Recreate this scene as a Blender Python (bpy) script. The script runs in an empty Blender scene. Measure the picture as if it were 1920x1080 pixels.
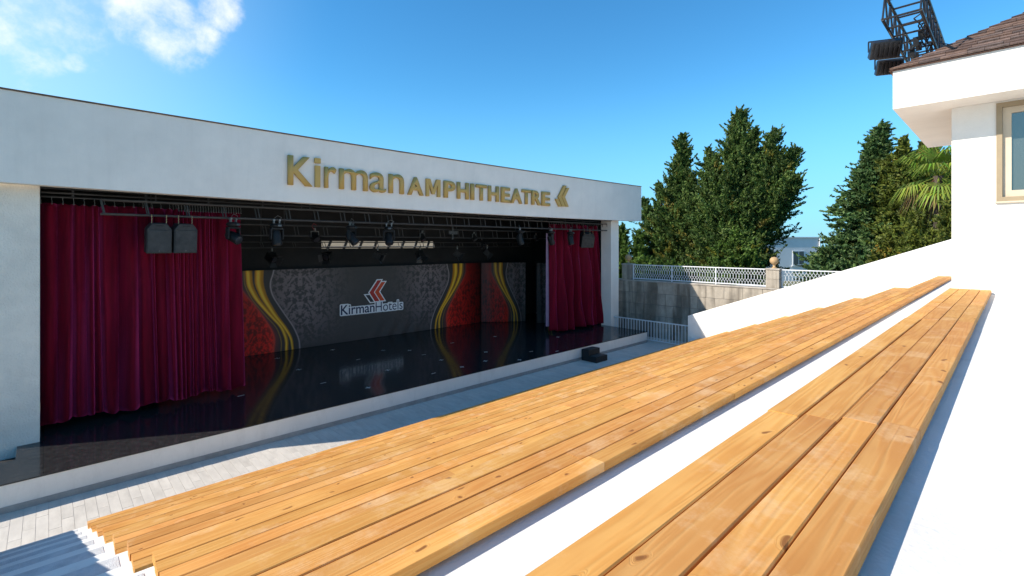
import bpy, bmesh, math, random
import numpy as np
from mathutils import Vector, Matrix

random.seed(7)
RNG = np.random.default_rng(11)
R = math.radians
scene = bpy.context.scene
COL = scene.collection

# ------------------------------------------------------------------ camera, sky, sun, exposure
cam_d = bpy.data.cameras.new('camera')
cam = bpy.data.objects.new('camera', cam_d)
COL.objects.link(cam)
scene.camera = cam
cam.location = (0, 0, 0)
cam.rotation_euler = (R(90), 0, -R(90 - 46.12))
cam_d.sensor_width = 36
cam_d.lens = 906.7 / 1920 * 36
cam_d.shift_y = -(540 - 458) / 1920
cam_d.clip_start = 0.05
cam_d.clip_end = 20000

LIGHT = Vector((1.15, -0.63, -0.977)).normalized()          # the way sunlight travels
SUN_EL = math.asin(-LIGHT.z)
TO_SUN = -LIGHT
SUN_AZ = math.atan2(TO_SUN.x, TO_SUN.y)                   # clockwise from +Y

sun_d = bpy.data.lights.new('sun', 'SUN')
sun_d.energy = 3.8
sun_d.angle = R(0.5)
sun_d.color = (1.0, 0.93, 0.83)
sun = bpy.data.objects.new('sun', sun_d)
COL.objects.link(sun)
sun.rotation_euler = LIGHT.to_track_quat('-Z', 'Y').to_euler()

world = bpy.data.worlds.new('World')
scene.world = world
world.use_nodes = True
wt = world.node_tree
wt.nodes.clear()


def wn(kind, **kw):
    n = wt.nodes.new(kind)
    for k, v in kw.items():
        setattr(n, k, v)
    return n


w_out = wn('ShaderNodeOutputWorld')
w_bg = wn('ShaderNodeBackground')
w_bg.inputs['Strength'].default_value = 0.118
w_sky = wn('ShaderNodeTexSky', sky_type='NISHITA')
w_sky.sun_disc = False
w_sky.sun_elevation = SUN_EL
w_sky.sun_rotation = SUN_AZ
w_sky.air_density = 0.95
w_sky.dust_density = 0.0
w_sky.ozone_density = 2.0
w_sky.altitude = 400
w_hs = wn('ShaderNodeHueSaturation')
w_hs.inputs['Saturation'].default_value = 1.16
w_hs.inputs['Hue'].default_value = 0.515
w_tn = wn('ShaderNodeMixRGB', blend_type='MULTIPLY')       # deep clear southern blue over the whole dome
w_tn.inputs['Fac'].default_value = 1.0
w_tn.inputs['Color2'].default_value = (0.73, 1.13, 1.06, 1)
wt.links.new(w_sky.outputs['Color'], w_tn.inputs['Color1'])
wt.links.new(w_tn.outputs['Color'], w_hs.inputs['Color'])
# clouds, laid out over the sky by direction
w_tc = wn('ShaderNodeTexCoord')
w_no = wn('ShaderNodeTexNoise')
w_no.inputs['Scale'].default_value = 11.0
w_no.inputs['Detail'].default_value = 9.0
w_no.inputs['Roughness'].default_value = 0.62
w_no.inputs['Distortion'].default_value = 0.12
wt.links.new(w_tc.outputs['Generated'], w_no.inputs['Vector'])
CLOUDS = [((0.134, 0.93, 0.36), 0.10, 0.92), ((0.195, 0.90, 0.39), 0.055, 0.9), ((0.14, 0.92, 0.33), 0.055, 0.8),
          ((-0.06, 0.956, 0.287), 0.05, 0.6), ((0.03, 0.962, 0.268), 0.022, 0.62), ((-0.02, 0.94, 0.33), 0.16, 0.40),
          ((0.08, 0.84, 0.53), 0.25, 0.9), ((-0.45, 0.80, 0.36), 0.3, 0.8), ((-0.8, 0.3, 0.5), 0.3, 0.6)]
VEIL = Vector((-0.62, 0.75, 0.30)).normalized()            # thin bright haze thickening towards the sun's side
acc = None
for (d, rad, amt) in CLOUDS:
    v = Vector(d).normalized()
    dp = wn('ShaderNodeVectorMath', operation='DOT_PRODUCT')
    dp.inputs[1].default_value = v
    nrm = wn('ShaderNodeVectorMath', operation='NORMALIZE')
    wt.links.new(w_tc.outputs['Generated'], nrm.inputs[0])
    wt.links.new(nrm.outputs['Vector'], dp.inputs[0])
    mr = wn('ShaderNodeMapRange')
    mr.interpolation_type = 'SMOOTHSTEP'
    mr.inputs['From Min'].default_value = math.cos(rad)
    mr.inputs['From Max'].default_value = 1.0
    mr.inputs['To Max'].default_value = amt
    wt.links.new(dp.outputs['Value'], mr.inputs['Value'])
    if acc is None:
        acc = mr.outputs['Result']
    else:
        mx = wn('ShaderNodeMath', operation='MAXIMUM')
        wt.links.new(acc, mx.inputs[0])
        wt.links.new(mr.outputs['Result'], mx.inputs[1])
        acc = mx.outputs['Value']
w_sc = wn('ShaderNodeMath', operation='MULTIPLY_ADD')      # noise shifts the edge of the masses
w_sc.inputs[1].default_value = 2.5
w_sc.inputs[2].default_value = -1.36
wt.links.new(w_no.outputs['Fac'], w_sc.inputs[0])
w_ad = wn('ShaderNodeMath', operation='ADD')
wt.links.new(w_sc.outputs['Value'], w_ad.inputs[0])
wt.links.new(acc, w_ad.inputs[1])
w_gate = wn('ShaderNodeMath', operation='MULTIPLY')
w_g2 = wn('ShaderNodeMapRange')
w_g2.interpolation_type = 'SMOOTHSTEP'
w_g2.inputs['From Max'].default_value = 0.25
wt.links.new(acc, w_g2.inputs['Value'])
w_cl = wn('ShaderNodeMapRange')
w_cl.interpolation_type = 'SMOOTHSTEP'
w_cl.inputs['From Min'].default_value = 0.12
w_cl.inputs['From Max'].default_value = 1.2
w_cl.inputs['To Max'].default_value = 0.95
wt.links.new(w_ad.outputs['Value'], w_cl.inputs['Value'])
wt.links.new(w_cl.outputs['Result'], w_gate.inputs[0])
wt.links.new(w_g2.outputs['Result'], w_gate.inputs[1])
w_mx = wn('ShaderNodeMixRGB')
w_mx.inputs['Color2'].default_value = (5.4, 5.5, 5.6, 1)
wt.links.new(w_gate.outputs['Value'], w_mx.inputs['Fac'])
w_vd = wn('ShaderNodeVectorMath', operation='DOT_PRODUCT')
w_vd.inputs[1].default_value = VEIL
wt.links.new(nrm.outputs['Vector'], w_vd.inputs[0])
w_vr = wn('ShaderNodeMapRange')
w_vr.interpolation_type = 'SMOOTHSTEP'
w_vr.inputs['From Min'].default_value = 0.50
w_vr.inputs['From Max'].default_value = 1.05
w_vr.inputs['To Max'].default_value = 0.75
wt.links.new(w_vd.outputs['Value'], w_vr.inputs['Value'])
w_vm = wn('ShaderNodeMixRGB')
w_vm.inputs['Color2'].default_value = (3.5, 4.6, 5.2, 1)
wt.links.new(w_vr.outputs['Result'], w_vm.inputs['Fac'])
w_nz = wn('ShaderNodeSeparateXYZ')
wt.links.new(nrm.outputs['Vector'], w_nz.inputs['Vector'])
w_hz = wn('ShaderNodeMapRange')                            # clear sea air: the blue holds down to the horizon
w_hz.interpolation_type = 'SMOOTHSTEP'
w_hz.inputs['From Min'].default_value = 0.32
w_hz.inputs['From Max'].default_value = -0.02
w_hz.inputs['To Max'].default_value = 0.85
wt.links.new(w_nz.outputs['Z'], w_hz.inputs['Value'])
w_hm = wn('ShaderNodeMixRGB')
w_hm.inputs['Color2'].default_value = (0.95, 2.5, 4.5, 1)
wt.links.new(w_hz.outputs['Result'], w_hm.inputs['Fac'])
wt.links.new(w_hs.outputs['Color'], w_hm.inputs['Color1'])
wt.links.new(w_hm.outputs['Color'], w_vm.inputs['Color1'])
wt.links.new(w_vm.outputs['Color'], w_mx.inputs['Color1'])
wt.links.new(w_mx.outputs['Color'], w_bg.inputs['Color'])
wt.links.new(w_bg.outputs['Background'], w_out.inputs['Surface'])

vs = scene.view_settings
vs.view_transform = 'Standard'
vs.look = 'None'
vs.gamma = 1
vs.use_curve_mapping = False
vs.exposure = 0.88
scene.cycles.max_bounces = 8
scene.cycles.diffuse_bounces = 5
scene.cycles.glossy_bounces = 4
scene.cycles.use_denoising = True


# ------------------------------------------------------------------ materials
def srgb(r, g, b):
    f = lambda c: (c / 12.92 if c <= 0.04045 else ((c + 0.055) / 1.055) ** 2.4)
    return (f(r / 255), f(g / 255), f(b / 255))


def pm(name, col, rough=0.6, metal=0.0, var=0.12, vscale=6.0, bump=0.0, bscale=60.0, spec=0.5, col2=None,
       stretch=(1, 1, 1), sheen=0.0, rvar=0.0, dirt=0.0, dstretch=(1, 1, 1), dscale=3.0):
    """principled material whose colour drifts with noise, with optional fine bump"""
    m = bpy.data.materials.new(name)
    m.use_nodes = True
    t = m.node_tree
    b = t.nodes['Principled BSDF']
    b.inputs['Roughness'].default_value = rough
    b.inputs['Metallic'].default_value = metal
    b.inputs['Specular IOR Level'].default_value = spec
    if sheen:
        b.inputs['Sheen Weight'].default_value = sheen
        b.inputs['Sheen Roughness'].default_value = 0.35
    tc = t.nodes.new('ShaderNodeTexCoord')
    mp = t.nodes.new('ShaderNodeMapping')
    mp.inputs['Scale'].default_value = stretch
    t.links.new(tc.outputs['Object'], mp.inputs['Vector'])
    oi = t.nodes.new('ShaderNodeObjectInfo')
    ad = t.nodes.new('ShaderNodeVectorMath')
    ad.operation = 'MULTIPLY_ADD'
    ad.inputs[1].default_value = (37, 53, 71)
    t.links.new(oi.outputs['Random'], ad.inputs[0])
    t.links.new(mp.outputs['Vector'], ad.inputs[2])
    no = t.nodes.new('ShaderNodeTexNoise')
    no.inputs['Scale'].default_value = vscale
    no.inputs['Detail'].default_value = 6
    no.inputs['Roughness'].default_value = 0.65
    t.links.new(ad.outputs['Vector'], no.inputs['Vector'])
    ra = t.nodes.new('ShaderNodeValToRGB')
    lo = col2 if col2 else tuple(c * (1 - var * 1.6) for c in col)
    ra.color_ramp.elements[0].position = 0.3
    ra.color_ramp.elements[1].position = 0.66
    ra.color_ramp.elements[0].color = (*lo, 1)
    ra.color_ramp.elements[1].color = (*[min(1, c * (1 + var * 0.5)) for c in col], 1)
    t.links.new(no.outputs['Fac'], ra.inputs['Fac'])
    src = ra.outputs['Color']
    if dirt:
        md = t.nodes.new('ShaderNodeMapping')
        md.inputs['Scale'].default_value = dstretch
        t.links.new(ad.outputs['Vector'], md.inputs['Vector'])
        nd = t.nodes.new('ShaderNodeTexNoise')
        nd.inputs['Scale'].default_value = dscale
        nd.inputs['Detail'].default_value = 10
        nd.inputs['Roughness'].default_value = 0.75
        t.links.new(md.outputs['Vector'], nd.inputs['Vector'])
        dr = t.nodes.new('ShaderNodeMapRange')
        dr.inputs['From Min'].default_value = 0.5
        dr.inputs['From Max'].default_value = 0.72
        dr.inputs['To Max'].default_value = dirt
        t.links.new(nd.outputs['Fac'], dr.inputs['Value'])
        dm = t.nodes.new('ShaderNodeMixRGB')
        dm.blend_type = 'MULTIPLY'
        dm.inputs['Color2'].default_value = (0.42, 0.38, 0.33, 1)
        t.links.new(dr.outputs['Result'], dm.inputs['Fac'])
        t.links.new(src, dm.inputs['Color1'])
        src = dm.outputs['Color']
    t.links.new(src, b.inputs['Base Color'])
    if rvar:
        rm = t.nodes.new('ShaderNodeMapRange')
        rm.inputs['From Min'].default_value = 0.3
        rm.inputs['From Max'].default_value = 0.7
        rm.inputs['To Min'].default_value = max(0, rough - rvar)
        rm.inputs['To Max'].default_value = rough + rvar
        t.links.new(no.outputs['Fac'], rm.inputs['Value'])
        t.links.new(rm.outputs['Result'], b.inputs['Roughness'])
    if bump:
        n2 = t.nodes.new('ShaderNodeTexNoise')
        n2.inputs['Scale'].default_value = bscale
        n2.inputs['Detail'].default_value = 5
        t.links.new(ad.outputs['Vector'], n2.inputs['Vector'])
        bp = t.nodes.new('ShaderNodeBump')
        bp.inputs['Strength'].default_value = bump
        bp.inputs['Distance'].default_value = 0.02
        t.links.new(n2.outputs['Fac'], bp.inputs['Height'])
        t.links.new(bp.outputs['Normal'], b.inputs['Normal'])
    return m


def attr_mat(name, rough=0.7, spec=0.3, trans=0.0, scale=1.0, bump=0.0):
    """colour printed / grown per face, read from the mesh attribute 'tint'"""
    m = bpy.data.materials.new(name)
    m.use_nodes = True
    t = m.node_tree
    b = t.nodes['Principled BSDF']
    b.inputs['Roughness'].default_value = rough
    b.inputs['Specular IOR Level'].default_value = spec
    a = t.nodes.new('ShaderNodeAttribute')
    a.attribute_name = 'tint'
    t.links.new(a.outputs['Color'], b.inputs['Base Color'])
    if trans:
        tr = t.nodes.new('ShaderNodeBsdfTranslucent')
        t.links.new(a.outputs['Color'], tr.inputs['Color'])
        mx = t.nodes.new('ShaderNodeMixShader')
        mx.inputs['Fac'].default_value = trans
        t.links.new(b.outputs['BSDF'], mx.inputs[1])
        t.links.new(tr.outputs['BSDF'], mx.inputs[2])
        t.links.new(mx.outputs['Shader'], t.nodes['Material Output'].inputs['Surface'])
    if bump:
        tc = t.nodes.new('ShaderNodeTexCoord')
        n2 = t.nodes.new('ShaderNodeTexNoise')
        n2.inputs['Scale'].default_value = 5
        n2.inputs['Detail'].default_value = 4
        t.links.new(tc.outputs['Object'], n2.inputs['Vector'])
        bp = t.nodes.new('ShaderNodeBump')
        bp.inputs['Strength'].default_value = bump
        bp.inputs['Distance'].default_value = 0.05
        t.links.new(n2.outputs['Fac'], bp.inputs['Height'])
        t.links.new(bp.outputs['Normal'], b.inputs['Normal'])
    return m


def wood_mat(name):
    """stained softwood: long grain, knots, worn pale patches, each plank its own piece of timber"""
    m = bpy.data.materials.new(name)
    m.use_nodes = True
    t = m.node_tree
    N, Lk = t.nodes.new, t.links.new
    b = t.nodes['Principled BSDF']
    b.inputs['Specular IOR Level'].default_value = 0.16
    tc = N('ShaderNodeTexCoord')
    oi = N('ShaderNodeObjectInfo')
    off = N('ShaderNodeVectorMath')
    off.operation = 'MULTIPLY_ADD'
    off.inputs[1].default_value = (91, 47, 63)
    Lk(oi.outputs['Random'], off.inputs[0])
    Lk(tc.outputs['Object'], off.inputs[2])
    # knots: sparse cells in a stretched space
    mk = N('ShaderNodeMapping')
    mk.inputs['Scale'].default_value = (1.0, 2.1, 2.1)
    Lk(off.outputs['Vector'], mk.inputs['Vector'])
    vo = N('ShaderNodeTexVoronoi')
    vo.voronoi_dimensions = '2D'
    vo.inputs['Scale'].default_value = 4.2
    vo.inputs['Randomness'].default_value = 1.0
    nk = N('ShaderNodeTexNoise')
    nk.inputs['Scale'].default_value = 9
    nk.inputs['Detail'].default_value = 2
    Lk(off.outputs['Vector'], nk.inputs['Vector'])
    wk = N('ShaderNodeVectorMath')
    wk.operation = 'MULTIPLY_ADD'
    wk.inputs[1].default_value = (0.16, 0.16, 0.16)
    Lk(nk.outputs['Color'], wk.inputs[0])
    Lk(mk.outputs['Vector'], wk.inputs[2])
    Lk(wk.outputs['Vector'], vo.inputs['Vector'])
    kn = N('ShaderNodeMapRange')
    kn.interpolation_type = 'SMOOTHSTEP'
    kn.inputs['From Min'].default_value = 0.15
    kn.inputs['From Max'].default_value = 0.02
    Lk(vo.outputs['Distance'], kn.inputs['Value'])
    # grain: distance field bent round the knots
    mg = N('ShaderNodeMapping')
    mg.inputs['Scale'].default_value = (0.55, 11, 11)
    Lk(off.outputs['Vector'], mg.inputs['Vector'])
    bend = N('ShaderNodeVectorMath')
    bend.operation = 'MULTIPLY_ADD'
    bend.inputs[1].default_value = (0, 0.9, 0.9)
    Lk(kn.outputs['Result'], bend.inputs[0])
    Lk(mg.outputs['Vector'], bend.inputs[2])
    ng = N('ShaderNodeTexNoise')
    ng.inputs['Scale'].default_value = 1.7
    ng.inputs['Detail'].default_value = 2.5
    ng.inputs['Roughness'].default_value = 0.5
    ng.inputs['Distortion'].default_value = 0.3
    Lk(bend.outputs['Vector'], ng.inputs['Vector'])
    rings = N('ShaderNodeMath')
    rings.operation = 'MULTIPLY'
    rings.inputs[1].default_value = 46
    Lk(ng.outputs['Fac'], rings.inputs[0])
    sn = N('ShaderNodeMath')
    sn.operation = 'SINE'
    Lk(rings.outputs['Value'], sn.inputs[0])
    sm = N('ShaderNodeMapRange')
    sm.inputs['From Min'].default_value = -1
    sm.inputs['From Max'].default_value = 1
    Lk(sn.outputs['Value'], sm.inputs['Value'])
    # broad tone drift
    nt = N('ShaderNodeTexNoise')
    nt.inputs['Scale'].default_value = 2.2
    nt.inputs['Detail'].default_value = 4
    Lk(off.outputs['Vector'], nt.inputs['Vector'])
    ra = N('ShaderNodeValToRGB')
    ra.color_ramp.elements[0].position = 0.25
    ra.color_ramp.elements[0].color = (0.56, 0.255, 0.064, 1)
    ra.color_ramp.elements[1].position = 0.75
    ra.color_ramp.elements[1].color = (0.71, 0.385, 0.118, 1)
    Lk(nt.outputs['Fac'], ra.inputs['Fac'])
    gm = N('ShaderNodeMixRGB')
    gm.blend_type = 'MULTIPLY'
    gm.inputs['Color2'].default_value = (0.86, 0.72, 0.55, 1)
    gf = N('ShaderNodeMath')
    gf.operation = 'MULTIPLY'
    gf.inputs[1].default_value = 0.6
    Lk(sm.outputs['Result'], gf.inputs[0])
    Lk(gf.outputs['Value'], gm.inputs['Fac'])
    Lk(ra.outputs['Color'], gm.inputs['Color1'])
    # plank to plank tone
    pt = N('ShaderNodeHueSaturation')
    pv = N('ShaderNodeMapRange')
    pv.inputs['To Min'].default_value = 0.83
    pv.inputs['To Max'].default_value = 1.12
    Lk(oi.outputs['Random'], pv.inputs['Value'])
    Lk(pv.outputs['Result'], pt.inputs['Value'])
    r7 = N('ShaderNodeMath')
    r7.operation = 'MULTIPLY'
    r7.inputs[1].default_value = 7.31
    Lk(oi.outputs['Random'], r7.inputs[0])
    r8 = N('ShaderNodeMath')
    r8.operation = 'FRACT'
    Lk(r7.outputs['Value'], r8.inputs[0])
    ph = N('ShaderNodeMapRange')
    ph.inputs['To Min'].default_value = 0.4945
    ph.inputs['To Max'].default_value = 0.5035
    Lk(r8.outputs['Value'], ph.inputs['Value'])
    Lk(ph.outputs['Result'], pt.inputs['Hue'])
    Lk(gm.outputs['Color'], pt.inputs['Color'])
    # knots, only some of the cells
    cs = N('ShaderNodeSeparateColor')
    Lk(vo.outputs['Color'], cs.inputs['Color'])
    kp = N('ShaderNodeMath')
    kp.operation = 'GREATER_THAN'
    kp.inputs[1].default_value = 0.68
    Lk(cs.outputs[0], kp.inputs[0])
    kf = N('ShaderNodeMath')
    kf.operation = 'MULTIPLY'
    Lk(kp.outputs['Value'], kf.inputs[0])
    Lk(kn.outputs['Result'], kf.inputs[1])
    Lk(kf.outputs['Value'], bend.inputs[0])
    kr = N('ShaderNodeMapRange')
    kr.inputs['From Min'].default_value = 0.55
    kr.inputs['From Max'].default_value = 0.95
    kr.inputs['To Max'].default_value = 0.85
    Lk(kf.outputs['Value'], kr.inputs['Value'])
    km = N('ShaderNodeMixRGB')
    km.inputs['Color2'].default_value = (0.20, 0.07, 0.02, 1)
    Lk(kr.outputs['Result'], km.inputs['Fac'])
    Lk(pt.outputs['Color'], km.inputs['Color1'])
    # pale wear
    nw = N('ShaderNodeTexNoise')
    nw.inputs['Scale'].default_value = 3.1
    nw.inputs['Detail'].default_value = 8
    nw.inputs['Roughness'].default_value = 0.72
    nwv = N('ShaderNodeVectorMath')
    nwv.operation = 'ADD'
    nwv.inputs[1].default_value = (17, 5, 9)
    Lk(off.outputs['Vector'], nwv.inputs[0])
    Lk(nwv.outputs['Vector'], nw.inputs['Vector'])
    wf = N('ShaderNodeMapRange')
    wf.inputs['From Min'].default_value = 0.53
    wf.inputs['From Max'].default_value = 0.76
    wf.inputs['To Max'].default_value = 0.6
    Lk(nw.outputs['Fac'], wf.inputs['Value'])
    wm = N('ShaderNodeMixRGB')
    wm.inputs['Color2'].default_value = (0.76, 0.54, 0.32, 1)
    Lk(wf.outputs['Result'], wm.inputs['Fac'])
    Lk(km.outputs['Color'], wm.inputs['Color1'])
    Lk(wm.outputs['Color'], b.inputs['Base Color'])
    rr = N('ShaderNodeMapRange')
    rr.inputs['To Min'].default_value = 0.55
    rr.inputs['To Max'].default_value = 0.8
    Lk(nt.outputs['Fac'], rr.inputs['Value'])
    Lk(rr.outputs['Result'], b.inputs['Roughness'])
    bp = N('ShaderNodeBump')
    bp.inputs['Strength'].default_value = 0.25
    bp.inputs['Distance'].default_value = 0.003
    Lk(sm.outputs['Result'], bp.inputs['Height'])
    Lk(bp.outputs['Normal'], b.inputs['Normal'])
    return m


M = {}
M['plaster'] = pm('painted_plaster', (0.83, 0.755, 0.665), 0.85, var=0.05, vscale=0.9, bump=0.3, bscale=45, dirt=0.08, dstretch=(2.2, 2.2, 0.18), dscale=1.6)
M['plaster_rough'] = pm('rough_render', (0.80, 0.73, 0.63), 0.9, var=0.07, vscale=2, bump=0.9, bscale=32, dirt=0.15, dscale=1.2)
M['white'] = pm('white_masonry_paint', (0.79, 0.765, 0.725), 0.8, var=0.06, vscale=1.1, bump=0.15, bscale=60, dirt=0.28, dscale=2.3)
M['kiosk'] = pm('kiosk_white_paint', (0.80, 0.765, 0.70), 0.85, var=0.04, vscale=1.5, bump=0.25, bscale=70, dirt=0.10, dscale=1.8)
M['wood'] = wood_mat('stained_pine')
M['batten'] = pm('dark_batten', (0.12, 0.07, 0.035), 0.8)
M['trim_brown'] = pm('brown_capping', (0.16, 0.085, 0.045), 0.7, var=0.3, vscale=3)
M['black_paint'] = pm('matt_black_paint', (0.011, 0.011, 0.011), 0.75, var=0.2, vscale=3)
M['black_wall'] = pm('black_back_wall', (0.024, 0.024, 0.024), 0.9, var=0.2, vscale=1.2)
M['black_metal'] = pm('black_powder_coat', (0.03, 0.03, 0.031), 0.42, var=0.2, vscale=9)
M['truss_metal'] = pm('grey_black_truss', (0.045, 0.046, 0.046), 0.45, var=0.25, vscale=5)
M['mast_metal'] = pm('mast_black_steel', (0.03, 0.03, 0.033), 0.35, metal=0.3, var=0.3, vscale=12)
M['lamp_body'] = pm('lamp_black_plastic', (0.016, 0.016, 0.016), 0.5, var=0.2, vscale=12, spec=0.25)
M['lens'] = pm('lamp_lens', (0.025, 0.025, 0.03), 0.3, var=0.1, spec=0.9)
M['steel'] = pm('bright_steel', (0.22, 0.22, 0.21), 0.45, metal=0.5, var=0.15, vscale=20)
M['brass'] = pm('brass_chain', (0.5, 0.36, 0.18), 0.4, metal=0.8)
M['speaker'] = pm('speaker_cabinet', (0.03, 0.03, 0.029), 0.6, var=0.35, vscale=14, bump=0.3, bscale=120)
M['grille'] = pm('speaker_grille', (0.045, 0.045, 0.043), 0.55, var=0.35, vscale=7, bump=0.5, bscale=400)
M['gold'] = pm('brushed_gold_letters', (0.55, 0.345, 0.105), 0.6, metal=0.0, var=0.04, vscale=3, spec=0.25)
M['gold_edge'] = pm('gold_letter_returns', (0.56, 0.38, 0.13), 0.42, metal=0.6, var=0.1, vscale=3)
M['velvet'] = pm('crimson_velvet', (0.150, 0.002, 0.015), 0.8, var=0.3, vscale=5, bump=0.3, bscale=50, spec=0.12, sheen=1.0,
                 stretch=(1.6, 1.6, 0.12))
M['velvet'].node_tree.nodes['Principled BSDF'].inputs['Sheen Tint'].default_value = (1.0, 0.10, 0.36, 1)
M['lining'] = pm('lilac_curtain_lining', (0.30, 0.20, 0.30), 0.8)
M['stage_floor'] = pm('black_gloss_stage', (0.026, 0.026, 0.026), 0.12, var=0.5, vscale=9, spec=0.3, col2=(0.006, 0.006, 0.007),
                      stretch=(1.0, 6, 1), rvar=0.09)
_t = M['stage_floor'].node_tree
_pb = _t.nodes['Principled BSDF']
_sc = _pb.inputs['Base Color'].links[0].from_socket
_g = _t.nodes.new('ShaderNodeNewGeometry')
_m = _t.nodes.new('ShaderNodeMapping')
_m.inputs['Scale'].default_value = (1.0, 3.2, 1.0)
_m.inputs['Rotation'].default_value = (0, 0, 0.35)
_t.links.new(_g.outputs['Position'], _m.inputs['Vector'])
_n = _t.nodes.new('ShaderNodeTexNoise')
_n.inputs['Scale'].default_value = 7
_n.inputs['Detail'].default_value = 10
_n.inputs['Roughness'].default_value = 0.78
_t.links.new(_m.outputs['Vector'], _n.inputs['Vector'])
_r = _t.nodes.new('ShaderNodeMapRange')
_r.inputs['From Min'].default_value = 0.54
_r.inputs['From Max'].default_value = 0.72
_r.inputs['To Max'].default_value = 0.55
_t.links.new(_n.outputs['Fac'], _r.inputs['Value'])
_x = _t.nodes.new('ShaderNodeMixRGB')
_x.inputs['Color2'].default_value = (0.13, 0.13, 0.13, 1)
_t.links.new(_r.outputs['Result'], _x.inputs['Fac'])
_t.links.new(_sc, _x.inputs['Color1'])
_t.links.new(_x.outputs['Color'], _pb.inputs['Base Color'])
M['stage_face'] = pm('stage_front_paint', (0.74, 0.69, 0.62), 0.75, var=0.05, vscale=1.0, dirt=0.2, dstretch=(1.5, 1, 0.4), dscale=2.5)
M['skirting'] = pm('grey_stone_skirting', (0.30, 0.295, 0.28), 0.7, var=0.15, vscale=4)
M['tile'] = pm('beige_plank_tile', (0.60, 0.545, 0.475), 0.55, var=0.12, vscale=4, stretch=(1, 0.3, 1), dirt=0.25, dscale=3)
M['grout'] = pm('tile_grout', (0.52, 0.495, 0.46), 0.9)
M['tape'] = pm('white_tape', (0.7, 0.7, 0.68), 0.6)
M['stone'] = pm('limestone_block', (0.40, 0.345, 0.275), 0.9, var=0.22, vscale=2.2, bump=0.35, bscale=24, col2=(0.27, 0.235, 0.19))
M['mortar'] = pm('mortar', (0.2, 0.18, 0.16), 0.95)
M['stone_cap'] = pm('coping_stone', (0.43, 0.38, 0.32), 0.9, var=0.25, vscale=3, bump=0.3, bscale=20)
M['finial'] = pm('sandstone_finial', (0.46, 0.30, 0.15), 0.8, var=0.2, vscale=8)
M['rail'] = pm('white_rail_paint', (0.72, 0.73, 0.74), 0.45, var=0.06, vscale=6)
M['shingle'] = pm('brown_shingle', (0.20, 0.105, 0.075), 0.9, var=0.35, vscale=3.5, bump=0.5, bscale=90)
M['window_frame'] = pm('beige_window_frame', (0.33, 0.25, 0.15), 0.5, var=0.08, vscale=5)
M['sash'] = pm('pale_window_sash', (0.60, 0.49, 0.35), 0.5, var=0.06, vscale=5)
M['dark_room'] = pm('dim_room', (0.22, 0.22, 0.20), 0.9)
M['house_paint'] = pm('pale_house_paint', (0.72, 0.72, 0.72), 0.85, var=0.05, vscale=0.8)
M['car_paint'] = pm('white_car_paint', (0.75, 0.76, 0.77), 0.2, var=0.02)
M['tyre'] = pm('tyre_rubber', (0.02, 0.02, 0.02), 0.9)
M['red_lamp'] = pm('red_lamp', (0.5, 0.03, 0.02), 0.3)
M['cream'] = pm('cream_wall', (0.50, 0.46, 0.38), 0.85, var=0.05, vscale=2)
M['bark'] = pm('bark', (0.10, 0.075, 0.055), 0.95, var=0.3, vscale=6, bump=0.6, bscale=20, stretch=(1, 1, 0.2))
M['ground'] = pm('dry_grass_ground', (0.13, 0.12, 0.05), 0.95, var=0.4, vscale=0.6, bump=0.4, bscale=6, col2=(0.055, 0.07, 0.022))
M['paving'] = pm('yard_paving', (0.35, 0.335, 0.31), 0.8, var=0.12, vscale=1.5)
M['asphalt'] = pm('asphalt', (0.055, 0.054, 0.052), 0.9, var=0.2, vscale=5)
M['sea'] = pm('sea_water', (0.02, 0.07, 0.13), 0.12, var=0.2, vscale=0.02)
M['leaf'] = attr_mat('foliage', 0.6, 0.3, trans=0.32)
M['print'] = attr_mat('printed_cloth', 0.55, 0.3, bump=0.35)
M['navy'] = pm('navy_print', (0.012, 0.022, 0.085), 0.6, var=0.05)
M['white_print'] = pm('white_print', (0.88, 0.89, 0.9), 0.6, var=0.05)
M['red_print'] = pm('red_print', (0.52, 0.03, 0.02), 0.6, var=0.05)
M['orange_print'] = pm('orange_print', (0.75, 0.075, 0.012), 0.6, var=0.05)
M['grey_print'] = pm('charcoal_print', (0.045, 0.04, 0.045), 0.6, var=0.05)
M['blue_cable'] = pm('red_cable', (0.25, 0.03, 0.03), 0.5)

gl = bpy.data.materials.new('window_glass')
gl.use_nodes = True
_b = gl.node_tree.nodes['Principled BSDF']
_b.inputs['Base Color'].default_value = (0.20, 0.23, 0.21, 1)
_b.inputs['Transmission Weight'].default_value = 0.35
_b.inputs['Metallic'].default_value = 0.5
_b.inputs['Roughness'].default_value = 0.02
_b.inputs['IOR'].default_value = 1.6
M['glass'] = gl


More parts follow.
